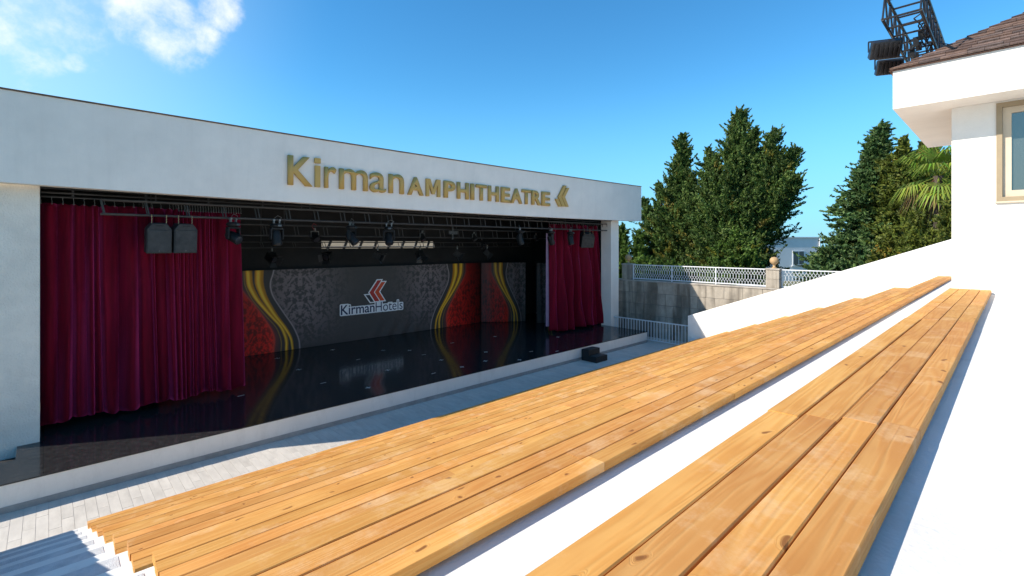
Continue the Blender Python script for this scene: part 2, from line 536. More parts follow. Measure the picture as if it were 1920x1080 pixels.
# ------------------------------------------------------------------ geometry helpers
class MB:
    def __init__(self):
        self.v, self.f = [], []

    def add(self, vs, fs):
        o = len(self.v)
        self.v += [tuple(p) for p in vs]
        self.f += [tuple(i + o for i in q) for q in fs]
        return self

    def box(self, x0, x1, y0, y1, z0, z1):
        return self.add([(x0, y0, z0), (x1, y0, z0), (x1, y1, z0), (x0, y1, z0), (x0, y0, z1), (x1, y0, z1), (x1, y1, z1), (x0, y1, z1)],
                        [(0, 3, 2, 1), (4, 5, 6, 7), (0, 1, 5, 4), (1, 2, 6, 5), (2, 3, 7, 6), (3, 0, 4, 7)])

    def cbox(self, c, s, rot=None, taper=(1, 1)):
        hx, hy, hz = s[0] / 2, s[1] / 2, s[2] / 2
        pts = []
        for z in (-hz, hz):
            k = taper if z > 0 else (1, 1)
            for (x, y) in ((-hx, -hy), (hx, -hy), (hx, hy), (-hx, hy)):
                pts.append(Vector((x * k[0], y * k[1], z)))
        if rot is not None:
            pts = [rot @ p for p in pts]
        c = Vector(c)
        return self.add([p + c for p in pts], [(0, 3, 2, 1), (4, 5, 6, 7), (0, 1, 5, 4), (1, 2, 6, 5), (2, 3, 7, 6), (3, 0, 4, 7)])

    def tube(self, p0, p1, r0, r1=None, n=8, caps=True):
        r1 = r0 if r1 is None else r1
        p0, p1 = Vector(p0), Vector(p1)
        d = (p1 - p0)
        q = d.to_track_quat('Z', 'Y')
        a, b = [], []
        for i in range(n):
            t = 2 * math.pi * i / n
            e = q @ Vector((math.cos(t), math.sin(t), 0))
            a.append(p0 + e * r0)
            b.append(p1 + e * r1)
        fs = [(i, (i + 1) % n, n + (i + 1) % n, n + i) for i in range(n)]
        if caps:
            fs += [tuple(range(n - 1, -1, -1)), tuple(range(n, 2 * n))]
        return self.add(a + b, fs)

    def path(self, pts, r, n=6):
        for a, b in zip(pts[:-1], pts[1:]):
            self.tube(a, b, r, r, n)
        return self

    def lathe(self, c, prof, n=16, axis=None):
        """prof: list of (radius, height) along axis (default Z)"""
        q = Vector(axis).to_track_quat('Z', 'Y') if axis is not None else None
        c = Vector(c)
        vs = []
        for (r, h) in prof:
            for i in range(n):
                t = 2 * math.pi * i / n
                p = Vector((r * math.cos(t), r * math.sin(t), h))
                vs.append(c + (q @ p if q else p))
        fs = []
        for k in range(len(prof) - 1):
            for i in range(n):
                j = (i + 1) % n
                fs.append((k * n + i, k * n + j, (k + 1) * n + j, (k + 1) * n + i))
        fs += [tuple(range(n - 1, -1, -1)), tuple((len(prof) - 1) * n + i for i in range(n))]
        return self.add(vs, fs)

    def prism(self, poly, off):
        """poly: planar list of 3D points, swept by off"""
        off = Vector(off)
        n = len(poly)
        a = [Vector(p) for p in poly]
        b = [p + off for p in a]
        return self.add(a + b, [tuple(range(n - 1, -1, -1)), tuple(range(n, 2 * n))] +
                        [(i, (i + 1) % n, n + (i + 1) % n, n + i) for i in range(n)])

    def mesh(self, name):
        me = bpy.data.meshes.new(name)
        me.from_pydata(self.v, [], self.f)
        bm = bmesh.new()
        bm.from_mesh(me)
        bmesh.ops.recalc_face_normals(bm, faces=bm.faces)
        bm.to_mesh(me)
        bm.free()
        return me

    def build(self, name, mat, parent=None, smooth=False, bevel=0.0):
        return put(name, self.mesh(name), mat, parent, smooth, bevel)


def put(name, me, mat, parent=None, smooth=False, bevel=0.0):
    if mat is not None and not me.materials:
        me.materials.append(mat)
    if smooth:
        me.polygons.foreach_set('use_smooth', [True] * len(me.polygons))
        try:
            me.set_sharp_from_angle(angle=R(40))
        except Exception:
            pass
    o = bpy.data.objects.new(name, me)
    COL.objects.link(o)
    if parent is not None:
        o.parent = parent
    if bevel:
        bv = o.modifiers.new('bevel', 'BEVEL')
        bv.width = bevel
        bv.segments = 2
        bv.limit_method = 'ANGLE'
    return o


def tag(o, label=None, cat=None, group=None, kind=None):
    if label:
        o['label'] = label
    if cat:
        o['category'] = cat
    if group:
        o['group'] = group
    if kind:
        o['kind'] = kind
    return o


def thing(name, label, cat, loc=(0, 0, 0), rz=0.0, group=None):
    o = bpy.data.objects.new(name, None)
    o.empty_display_size = 0.2
    COL.objects.link(o)
    o.location = loc
    o.rotation_euler = (0, 0, rz)
    return tag(o, label, cat, group)


def copy_tree(o, parent=None):
    c = o.copy()
    COL.objects.link(c)
    c.parent = parent
    for ch in [k for k in bpy.data.objects if k.parent == o]:
        copy_tree(ch, c)
    return c


def np_mesh(name, verts, faces, tint=None):
    """verts (n,3), faces (m,k) arrays; tint (m,3) per face"""
    me = bpy.data.meshes.new(name)
    verts = np.asarray(verts, dtype=np.float32)
    faces = np.asarray(faces, dtype=np.int32)
    k = faces.shape[1]
    me.vertices.add(len(verts))
    me.vertices.foreach_set('co', verts.ravel())
    me.loops.add(faces.size)
    me.loops.foreach_set('vertex_index', faces.ravel())
    me.polygons.add(len(faces))
    me.polygons.foreach_set('loop_start', np.arange(0, faces.size, k, dtype=np.int32))
    me.update(calc_edges=True)
    if tint is not None:
        tint = np.asarray(tint, dtype=np.float32)
        if len(tint) == len(verts):
            at = me.attributes.new('tint', 'FLOAT_COLOR', 'POINT')
        else:
            at = me.attributes.new('tint', 'FLOAT_COLOR', 'FACE')
        at.data.foreach_set('color', np.concatenate([tint, np.ones((len(tint), 1), np.float32)], 1).ravel())
    me.validate()
    return me


# ------------------------------------------------------------------ levels and lines of the place (camera at 0,0,0)
Z_FLOOR = -4.54          # forecourt in front of the stage
Z_STAGE = -4.04
Y_STAGE = 11.80          # stage front
Y_PIER = 13.83           # face of the piers
Y_FASC = 13.45           # face of the fascia
N_ROWS = 9
H1, RISE, Y1, TREAD = 0.554, 0.428, 0.573, 1.083
BENCH_T = 0.060          # bench top above its step


def row_top(n):
    return -(H1 + RISE * (n - 1))


def row_front(n):
    return Y1 + TREAD * (n - 1)


# ------------------------------------------------------------------ ground, forecourt, sea
g = MB()
g.add([(21.9, -60, -3.55), (75, -60, -3.9), (75, 90, -3.9), (21.9, 90, -3.55)], [(0, 1, 2, 3)])
tag(g.build('ground', M['ground']), kind='structure')
g = MB()
g.add([(-60, -60, -5.2), (21.9, -60, -5.2), (21.9, 90, -5.2), (-60, 90, -5.2)], [(0, 1, 2, 3)])
tag(g.build('terrain', M['ground']), kind='structure')
g = MB()
g.add([(75, -6000, -26), (12000, -6000, -26), (12000, 9000, -26), (75, 9000, -26)], [(0, 1, 2, 3)])
g.add([(-6000, 90, -26), (75, 90, -26), (75, 9000, -26), (-6000, 9000, -26)], [(0, 1, 2, 3)])
tag(g.build('water', M['sea']), kind='structure')

fc = tag(MB().box(-4, 21.35, 9.0, 14.2, -4.8, Z_FLOOR - 0.005).build('forecourt', M['grout']), kind='structure')
TW, TL = 0.152, 0.90
tile_me = []
for k in range(3):
    b = MB()
    c = 0.001
    w, l = TW - 0.003, TL - 0.003
    b.add([(-w / 2, -l / 2, -0.01), (w / 2, -l / 2, -0.01), (w / 2, l / 2, -0.01), (-w / 2, l / 2, -0.01),
           (-w / 2 + c, -l / 2 + c, 0), (w / 2 - c, -l / 2 + c, 0), (w / 2 - c, l / 2 - c, 0), (-w / 2 + c, l / 2 - c, 0)],
          [(4, 5, 6, 7), (0, 1, 5, 4), (1, 2, 6, 5), (2, 3, 7, 6), (3, 0, 4, 7)])
    me = b.mesh('tile')
    me.materials.append(M['tile'])
    tile_me.append(me)
far = MB()
count = 0
ncol = int((21.3 + 1.5) / TW)
for i in range(ncol):
    x = -1.5 + (i + 0.5) * TW
    sh = (0.0, 0.3, 0.6)[i % 3] + random.uniform(-0.02, 0.02)
    for j in range(-1, 3):
        y = 9.9 + TL * (j + sh)
        if y < 9.3 or y > Y_STAGE + 0.5:
            continue
        z = Z_FLOOR + random.uniform(-0.0015, 0.0015)
        if count < 290:
            o = bpy.data.objects.new('tile', tile_me[i % 3])
            COL.objects.link(o)
            o.parent = fc
            o.location = (x, y, z)
            count += 1
        else:
            far.box(x - TW / 2 + .003, x + TW / 2 - .003, y - TL / 2 + .003, y + TL / 2 - .003, z - .01, z)
tag(far.build('paving_tiles', M['tile'], fc), kind='stuff')
tag(MB().box(21.35 - 1.6, 21.4, -2, 9.0, -4.9, -4.60).build('yard', M['paving']), kind='structure')

# ------------------------------------------------------------------ terraces
prof = [(-9.0, -5.1), (-9.0, row_top(1) - BENCH_T)]
for n in range(1, N_ROWS + 1):
    zf = row_top(n) - BENCH_T
    yf = row_front(n) - 0.012
    prof.append((yf, zf))
    prof.append((yf, (row_top(n + 1) - BENCH_T) if n < N_ROWS else -5.1))
tr = MB()
X_L, X_R = -0.62, 20.0
tr.prism([(X_L, y, z) for (y, z) in prof], (X_R - X_L, 0, 0))
tag(tr.build('terrace_steps', M['white']), kind='structure')

# half-height steps and thin grey sheets on the treads in the aisle at the near end of the benches
M['grey_tread'] = pm('grey_rough_sheet', (0.60, 0.60, 0.60), 0.9, var=0.12, vscale=9, bump=0.5, bscale=150)
for n in range(1, N_ROWS + 1):
    zt = row_top(n) - BENCH_T
    yf = row_front(n) - 0.012
    if n > 1:
        tag(MB().box(X_L + 0.01, 0.31, row_front(n - 1) + 0.53, yf - 0.03, zt, zt + 0.004).build('aisle_tread_sheet', M['grey_tread']), kind='structure')
    half = (zt - RISE / 2) if n < N_ROWS else (zt - 0.25)
    tag(MB().box(X_L + 0.01, 0.31, yf + 0.001, yf + 0.51, zt - RISE - 0.05, half).build('aisle_step', M['white']), kind='structure')

# ------------------------------------------------------------------ parapets beside the terraces
w = MB()
poly = [(X_R, 9.82, -5.0), (X_R, 9.82, -3.10), (X_R, 1.20, 0.215), (X_R, -3.0, 0.215), (X_R, -3.0, -5.0)]
w.prism(poly, (0.5, 0, 0))
tag(w.build('parapet_wall', M['white'], bevel=0.012), 'white sloping parapet wall climbing beside the far end of the benches', 'wall')
w = MB()
poly = [(X_L, 9.9, -5.0), (X_L, 9.9, -3.36), (X_L, 1.2, 0.0), (X_L, -3.0, 0.0), (X_L, -3.0, -5.0)]
w.prism(poly, (-0.4, 0, 0))
tag(w.build('parapet_wall', M['white'], bevel=0.012), 'white sloping parapet wall shading the near aisle steps', 'wall')

# ------------------------------------------------------------------ benches: planks on battens
PW, PT, GAP = 0.0913, 0.043, 0.0037
plank_cache = {}


def plank_mesh(L):
    key = round(L, 2)
    if key not in plank_cache:
        h, t, c = PW / 2, PT, 0.0032
        oc = [(-h + c, -t), (h - c, -t), (h, -t + c), (h, -c), (h - c, 0), (-h + c, 0), (-h, -c), (-h, -t + c)]
        b = MB()
        b.prism([(0, y, z) for (y, z) in oc], (L, 0, 0))
        me = b.mesh('plank')
        me.materials.append(M['wood'])
        plank_cache[key] = me
    return plank_cache[key]


ROW_WORDS = ['topmost plank bench running from the camera to the kiosk wall',
             'second plank bench from the top, beyond the white footway strip',
             'third plank bench from the top of the terraces', 'fourth plank bench from the top of the terraces',
             'fifth plank bench, midway down the terraces', 'sixth plank bench from the top of the terraces',
             'seventh plank bench from the top of the terraces', 'plank bench second from the forecourt',
             'lowest plank bench, nearest the stage']
for n in range(1, N_ROWS + 1):
    zt, yf = row_top(n), row_front(n)
    x0 = 0.30 if n < 3 else 0.345 + 0.012 * (n - 3)
    x1 = 8.235 if n == 1 else 19.97
    bench = thing('bench', ROW_WORDS[n - 1] + ', four orange pine planks wide', 'bench', (x0, yf, zt - BENCH_T), 0,
                  'plank benches on the terraces')
    for k in range(4):
        y = -(k + 0.5) * (PW + GAP) + GAP / 2
        if n == 1:
            cuts = [1.74 + 0.05 * k, 4.65 + 0.03 * k, 6.1]
        elif n == 2 and k == 3:
            cuts = [1.81, 3.27, 6.2, 9.1, 12.0, 14.9, 17.8]
        else:
            cuts = []
            c = x0 + random.choice([1.46, 2.92, 2.2])
            while c < x1 - 0.8:
                cuts.append(c)
                c += random.choice([2.92, 2.92, 2.92, 1.46])
        pts = [x0] + cuts + [x1]
        for a, b2 in zip(pts[:-1], pts[1:]):
            o = bpy.data.objects.new('plank', plank_mesh(round(b2 - a - 0.005, 2)))
            COL.objects.link(o)
            o.parent = bench
            jit = 0.0 if n > 3 else 0.0015
            o.location = (a - x0 + random.uniform(-0.004, 0.004) * (a == x0), y + random.uniform(-jit, jit),
                          BENCH_T + random.uniform(-jit, jit))
            o.rotation_euler = (random.uniform(-0.006, 0.006), 0, random.uniform(-0.0006, 0.0006))
    bm_ = MB().box(-0.03, 0.03, -0.34, -0.03, 0.0, BENCH_T - PT).mesh('batten')
    bm_.materials.append(M['batten'])
    x = 0.25
    while x < (x1 - x0):
        o = bpy.data.objects.new('batten', bm_)
        COL.objects.link(o)
        o.parent = bench
        o.location = (x, 0, 0)
        x += 1.46

# ------------------------------------------------------------------ stage house
house = thing('stage_house', 'long white stage building with deep fascia over a black stage opening', 'building', (0, Y_PIER, Z_FLOOR))


def hp(mb, name, mat, parent=None, **kw):
    """part of the stage house, given in world coordinates"""
    for i, p in enumerate(mb.v):
        mb.v[i] = (p[0], p[1] - Y_PIER, p[2] - Z_FLOOR)
    return mb.build(name, mat, parent or house, **kw)


def sag(x):
    u = (x + 1.35) / (22.25 + 1.35)
    return -0.095 * math.sin(math.pi * min(1, max(0, u))) ** 0.8


# fascia (its long edges dip a little at mid span)
fx = np.linspace(-1.35, 22.25, 49)
mb = MB()
vsv, fsf = [], []
for x in fx:
    s = sag(x)
    vsv += [(x, Y_FASC, 1.205 + s), (x, Y_FASC, 2.985 + s * 0.85), (x, Y_FASC + 0.32, 2.985 + s * 0.85), (x, Y_FASC + 0.32, 1.205 + s)]
for i in range(48):
    a = i * 4
    for k in range(4):
        fsf.append((a + k, a + (k + 1) % 4, a + 4 + (k + 1) % 4, a + 4 + k))
fsf += [(0, 1, 2, 3), (48 * 4 + 3, 48 * 4 + 2, 48 * 4 + 1, 48 * 4)]
mb.add(vsv, fsf)
hp(mb, 'fascia', M['plaster'])
mb = MB()
vsv, fsf = [], []
for x in fx:
    z = 2.987 + sag(x) * 0.85
    vsv += [(x, Y_FASC - 0.025, z), (x, Y_FASC - 0.025, z + 0.03), (x, Y_FASC + 0.4, z + 0.03), (x, Y_FASC + 0.4, z)]
for i in range(48):
    a = i * 4
    for k in range(4):
        fsf.append((a + k, a + (k + 1) % 4, a + 4 + (k + 1) % 4, a + 4 + k))
mb.add(vsv, fsf + [(0, 1, 2, 3), (195, 194, 193, 192)])
hp(mb, 'capping', M['trim_brown'])
hp(MB().box(-0.74, -0.107, Y_PIER, 14.42, -4.6, 1.3), 'pier', M['plaster_rough'])
hp(MB().box(20.085, 20.75, Y_PIER, 14.42, -4.6, 1.3), 'pier', M['plaster'])
hp(MB().box(-0.74, -0.60, 14.42, 19.95, -4.6, 2.3), 'side_wall', M['plaster'])
hp(MB().box(20.80, 21.0, 14.42, 19.95, -4.6, 2.3), 'side_wall', M['plaster'])
hp(MB().box(-0.60, -0.13, 14.421, 19.6, -4.03, 2.25), 'wing_lining', M['black_paint'])
hp(MB().box(20.70, 20.799, 14.421, 19.6, -4.03, 2.25), 'wing_lining', M['black_paint'])
hp(MB().box(-0.74, 21.0, 13.78, 19.95, 2.3, 2.7), 'roof', M['plaster'])
hp(MB().box(-0.59, 20.79, 13.78, 19.6, 2.2, 2.297), 'ceiling', M['black_paint'])
hp(MB().box(-0.10, 20.08, 13.772, 13.80, 1.14, 2.2), 'fascia_lining', M['black_paint'])
# back wall round a long clerestory slot
sx0, sx1, sz0, sz1 = 8.07, 13.62, -0.176, 0.134
mb = MB()
mb.box(-0.74, sx0, 19.6, 19.75, -4.6, 2.3).box(sx1, 21.0, 19.6, 19.75, -4.6, 2.3)
mb.box(sx0, sx1, 19.6, 19.75, -4.6, sz0).box(sx0, sx1, 19.6, 19.75, sz1, 2.3)
hp(mb, 'back_wall', M['black_wall'])
for k in range(8):
    x = sx0 + (k + 0.5) * (sx1 - sx0) / 8
    hp(MB().cbox((x, 19.66, (sz0 + sz1) / 2), (0.10, 0.05, 0.36), Matrix.Rotation(R(24), 3, 'Y')), 'slot_brace', M['black_metal'])
hp(MB().box(sx0, sx1, 19.61, 19.63, -0.105, -0.085), 'slot_rail', M['white_print'])
mb = MB()
mb.box(-0.74, sx0 - 0.3, 19.752, 19.95, -4.6, 2.299).box(sx1 + 0.3, 21.0, 19.752, 19.95, -4.6, 2.299)
mb.box(sx0 - 0.3, sx1 + 0.3, 19.752, 19.95, -4.6, sz0 - 0.3).box(sx0 - 0.3, sx1 + 0.3, 19.752, 19.95, sz1 + 0.3, 2.299)
hp(mb, 'rear_bounce_skin', M['plaster'])  # unseen white outer skin, added to bounce sun onto the cream wall
tag(MB().box(4, 18, 22.3, 22.5, -5.0, 0.9).build('rear_wall', M['cream']), 'cream wall glimpsed through the slot above the backdrop', 'wall')

# ------------------------------------------------------------------ stage platform
stage = thing('stage_platform', 'low stage with glossy black floor panels and white front face', 'stage', (0, Y_STAGE, Z_FLOOR))


def sp(mb, name, mat, **kw):
    for i, p in enumerate(mb.v):
        mb.v[i] = (p[0], p[1] - Y_STAGE, p[2] - Z_FLOOR)
    return mb.build(name, mat, stage, **kw)


sp(MB().box(-3.0, 20.05, Y_STAGE + 0.008, Y_STAGE + 0.15, Z_FLOOR - 0.05, Z_STAGE - 0.024), 'front_face', M['stage_face'])
sp(MB().box(-3.0, 20.058, Y_STAGE - 0.004, Y_STAGE + 0.006, Z_FLOOR - 0.05, Z_FLOOR + 0.11), 'skirting', M['skirting'])
mb = MB().box(-3.0, 20.04, Y_STAGE + 0.15, 12.98, Z_FLOOR - 0.05, Z_STAGE - 0.025)
mb.box(-0.43, 20.04, 12.98, 13.82, Z_FLOOR - 0.05, Z_STAGE - 0.025).box(-0.12, 20.04, 13.82, 19.59, Z_FLOOR - 0.05, Z_STAGE - 0.025)
mb.box(-3.0, -0.43, 12.98, 13.82, Z_FLOOR - 0.05, Z_STAGE - 0.21)
mb.box(20.04, 20.69, 14.43, 19.59, Z_FLOOR - 0.05, Z_STAGE - 0.025)
sp(mb, 'base', M['black_paint'])
rows = [(Y_STAGE - 0.006, 12.98), (12.984, 13.822), (13.826, 16.25), (16.254, 18.0), (18.004, 19.59)]
xs = [-3.0, -2.49, -1.27, -0.05] + [-0.05 + 1.219 * k for k in range(1, 17)] + [20.055]
for (ya, yb) in rows:
    for xa, xb in zip(xs[:-1], xs[1:]):
        if ya > 12.9 and xb < -0.04:
            continue
        a = xa
        if ya < 12.9 and xa == -3.0:
            pass
        sp(MB().box(a + 0.0015, xb - 0.0015, ya, yb, Z_STAGE - 0.022, Z_STAGE + random.uniform(-0.0008, 0.0008)), 'floor_panel', M['stage_floor'])
sp(MB().box(-0.43, -0.0515, 12.984, 13.822, Z_STAGE - 0.022, Z_STAGE), 'floor_panel', M['stage_floor'])
sp(MB().box(20.057, 20.69, 14.425, 19.59, Z_STAGE - 0.022, Z_STAGE), 'floor_panel', M['stage_floor'])

k = 0
for (x, y) in [(3.73, 14.31), (5.88, 18.1), (5.85, 16.0), (5.80, 13.96), (6.52, 12.63), (7.88, 18.1), (7.87, 15.96), (9.22, 16.67), (9.95, 15.97),
               (9.94, 14.99), (9.92, 13.88), (9.85, 12.62), (8.72, 12.61), (11.86, 13.75), (10.93, 12.7), (13.15, 12.63), (14.14, 15.78),
               (16.03, 13.79), (11.96, 15.97), (11.9, 12.0), (7.88, 13.95), (13.9, 12.0)]:
    b = MB()
    a = random.uniform(-0.25, 0.25)
    for q in (0, 1):
        if q and k % 3 == 0:
            continue
        rt = Matrix.Rotation(a + q * math.pi / 2, 3, 'Z')
        b.cbox((x, y, Z_STAGE + 0.0025 + 0.001 * q), (0.17, 0.022, 0.001), rt)
    tag(b.build('tape_mark', M['tape']), ('short white tape strip' if k % 3 == 0 else 'small white tape cross') + ' stuck on the black stage floor', 'tape mark', 'tape spike marks on the stage floor')
    k += 1

# ------------------------------------------------------------------ curtains
def curtain(name, label, x0t, x1t, x0b, x1b, y, ztop, zbot, folds, seed, n_hooks, depth=0.10, nx=420, nz=46, slack=0.05):
    rg = np.random.default_rng(seed)
    s = np.linspace(0, 1, nx)
    # fold edges: uneven widths
    wd = np.concatenate([np.full(c, wv) for (c, wv) in folds]) * rg.uniform(0.45, 1.6, sum(c for c, _ in folds))
    ed = np.concatenate([[0], np.cumsum(wd)])
    ed /= ed[-1]
    amp = np.concatenate([np.full(c, min(1.3, 0.35 + wv * 1.0)) for (c, wv) in folds]) * rg.uniform(0.45, 1.3, len(wd))
    idx = np.clip(np.searchsorted(ed, s, side='right') - 1, 0, len(wd) - 1)
    u = (s - ed[idx]) / (ed[idx + 1] - ed[idx])
    skew = rg.uniform(0.25, 0.75, len(wd))[idx]
    u = np.where(u < skew, 0.5 * u / skew, 0.5 + 0.5 * (u - skew) / (1 - skew))
    ridge = (np.sin(np.pi * u) ** 0.9) * amp[idx]
    drift = rg.uniform(-0.03, 0.03, len(wd) + 1)
    V = np.linspace(0, 1, nz)
    verts = np.zeros((nz, nx, 3), np.float32)
    fine = sum(np.sin(2 * np.pi * (s * f + rg.uniform())) / f for f in (23, 41, 67)) * 0.35
    for j, v in enumerate(V):                      # v: 0 top .. 1 hem
        xa = x0t + (x0b - x0t) * v
        xb = x1t + (x1b - x1t) * v
        sh = np.interp(s, ed, drift) * (v ** 1.3)
        xx = xa + (xb - xa) * np.clip(s + sh * np.sin(np.pi * s), 0, 1)
        mod = 0.55 + 0.6 * v + 0.16 * np.sin(5 * v + s * 17) + 0.1 * np.sin(11 * v + 31 * s)
        yy = y - depth * ridge * mod - 0.012 * fine * (0.3 + v) - 0.03 * np.sin(2.2 * np.pi * s + 1.7 * v)
        hook_ph = s * n_hooks
        scal = slack * (np.sin(np.pi * hook_ph) ** 2) * (0.5 + 0.5 * np.sin(s * 9 + seed))
        zt = ztop - scal
        zb = zbot + 0.035 * np.sin(s * 11 + seed) + 0.02 * np.sin(s * 37) + 0.05 * ridge
        verts[j, :, 0] = xx
        verts[j, :, 1] = yy
        verts[j, :, 2] = zt + (zb - zt) * v
    vv = verts.reshape(-1, 3)
    ii = np.arange(nz * nx).reshape(nz, nx)
    ff = np.stack([ii[:-1, :-1], ii[:-1, 1:], ii[1:, 1:], ii[1:, :-1]], -1).reshape(-1, 4)
    root = thing(name, label, 'curtain', (x0t, y, zbot))
    vv = vv - np.array([x0t, y, zbot])
    o = put('drape', np_mesh('drape', vv, ff), M['velvet'], root, smooth=True)
    sol = o.modifiers.new('thickness', 'SOLIDIFY')
    sol.thickness = 0.006
    hk = MB()
    hk.path([(0, 0, 0), (0.004, 0, 0.06), (-0.006, 0, 0.11), (0, 0, 0.16)], 0.006, 5)
    hk.lathe((0, -0.012, -0.01), [(0.004, -0.014), (0.017, -0.006), (0.017, 0.006), (0.004, 0.014)], 8)
    hm = hk.mesh('hook')
    hm.materials.append(M['steel'])
    for k in range(n_hooks + 1):
        ss = k / n_hooks
        h = bpy.data.objects.new('hook', hm)
        COL.objects.link(h)
        h.parent = root
        h.location = ((x1t - x0t) * ss, -depth * 0.4 - 0.02, ztop - zbot - 0.01)
        h.scale = (1, 1, max(0.3, (1.04 - ztop) / 0.16))
    return root


curtain('stage_curtain', 'crimson velvet curtain hung in loose folds beside the stage pier', -0.10, 2.38, -0.10, 2.50, 14.75, 0.905, -3.93,
        [(5, 0.34), (2, 0.7), (1, 0.9), (4, 0.25)], 5, 14, depth=0.33)
curtain('stage_curtain', 'crimson velvet curtain gathered in tight folds behind the twin speakers', 2.30, 3.84, 2.35, 3.97, 14.86, 0.87, -3.93,
        [(13, 0.14), (2, 0.4)], 9, 26, depth=0.24, slack=0.03)
curtain('stage_curtain', 'crimson velvet curtain drawn to the far side of the stage', 16.50, 20.2, 16.50, 20.62, 14.75, 0.93, -3.98,
        [(4, 0.55), (2, 0.8), (4, 0.35)], 21, 24, depth=0.42, slack=0.03)
lin = MB()
lin.add([(16.44, 14.85, 0.5), (16.52, 14.80, 0.5), (16.58, 14.72, -3.75), (16.42, 14.85, -3.75)], [(0, 1, 2, 3)])
lo = lin.build('curtain_lining', M['lining'])
lo.modifiers.new('thickness', 'SOLIDIFY').thickness = 0.008
tag(lo, 'pale lilac lining strip turned out at the curtain edge', 'curtain lining')

# curtain tracks
for (z, r, lab) in ((1.045, 0.022, 'lower'), (1.135, 0.025, 'upper')):
    t = thing('curtain_track', lab + ' black curtain track pipe under the fascia, spanning the whole opening', 'track', (-0.1, 14.66, z))
    MB().tube((0, 0, 0), (20.7, 0, 0), r, r, 8).build('pipe', M['truss_metal'], t)
    if lab == 'lower':
        for k in range(16):
            MB().box(0.5 + k * 1.32, 0.54 + k * 1.32, -0.02, 0.02, 0.01, 1.14).build('hanger', M['truss_metal'], t)

# ------------------------------------------------------------------ lighting trusses
def truss(label, x0, x1, y, ztop, zbot, dy, step, rad=0.024):
    t = thing('lighting_truss', label, 'truss', (x0, y, zbot), 0, 'lighting trusses over the stage')
    L, H = x1 - x0, ztop - zbot
    for yy in (-dy / 2, dy / 2):
        for zz in (0, H):
            MB().tube((0, yy, zz), (L, yy, zz), rad, rad, 8).build('chord', M['truss_metal'], t)
    rm = MB().tube((0, 0, 0), (-0.06, 0, H), rad * 0.62, None, 6).mesh('rung')
    rm.materials.append(M['truss_metal'])
    me2 = MB().tube((0, -dy / 2, 0), (0, dy / 2, 0), rad * 0.6, None, 6).mesh('cross_bar')
    me2.materials.append(M['truss_metal'])
    x = 0.06
    while x < L + 0.01:
        for (m_, nm, yv, z) in ((rm, 'rung', -dy / 2, 0), (rm, 'rung', dy / 2, 0), (me2, 'cross_bar', 0, 0), (me2, 'cross_bar', 0, H)):
            o = bpy.data.objects.new(nm, m_)
            COL.objects.link(o)
            o.parent = t
            o.location = (x, yv, z)
        x += step
    return t


tr1 = truss('front lighting truss carrying speakers and moving heads below the fascia', 0.87, 20.25, 14.2, 1.00, 0.68, 0.26, 0.80)
tr2 = truss('middle lighting truss with small par cans behind the front truss', 1.0, 18.8, 16.0, 0.60, 0.27, 0.28, 0.95, 0.021)
tr3 = truss('rear lighting truss just above the backdrop with barn door lamps', 1.0, 18.8, 18.3, 0.08, -0.12, 0.24, 1.1, 0.02)
for t_, zt in ((tr1, 1.5), (tr2, 1.6), (tr3, 2.1)):
    for k in range(6):
        MB().tube((1.0 + k * 3.4, 0, 0.3 if t_ is not tr3 else 0.2), (1.0 + k * 3.4, 0, 2.2 - t_.location.z), 0.012, None, 6).build('drop_rod', M['truss_metal'], t_)


# ------------------------------------------------------------------ lamps
def ell(mb, c, rx, ry, rz, rot=None, n=14, m=9):
    vs, fs = [], []
    for i in range(m + 1):
        a = -math.pi / 2 + math.pi * i / m
        for j in range(n):
            b = 2 * math.pi * j / n
            p = Vector((rx * math.cos(a) * math.cos(b), ry * math.cos(a) * math.sin(b), rz * math.sin(a)))
            vs.append((rot @ p if rot else p) + Vector(c))
    for i in range(m):
        for j in range(n):
            fs.append((i * n + j, i * n + (j + 1) % n, (i + 1) * n + (j + 1) % n, (i + 1) * n + j))
    return mb.add(vs, fs)


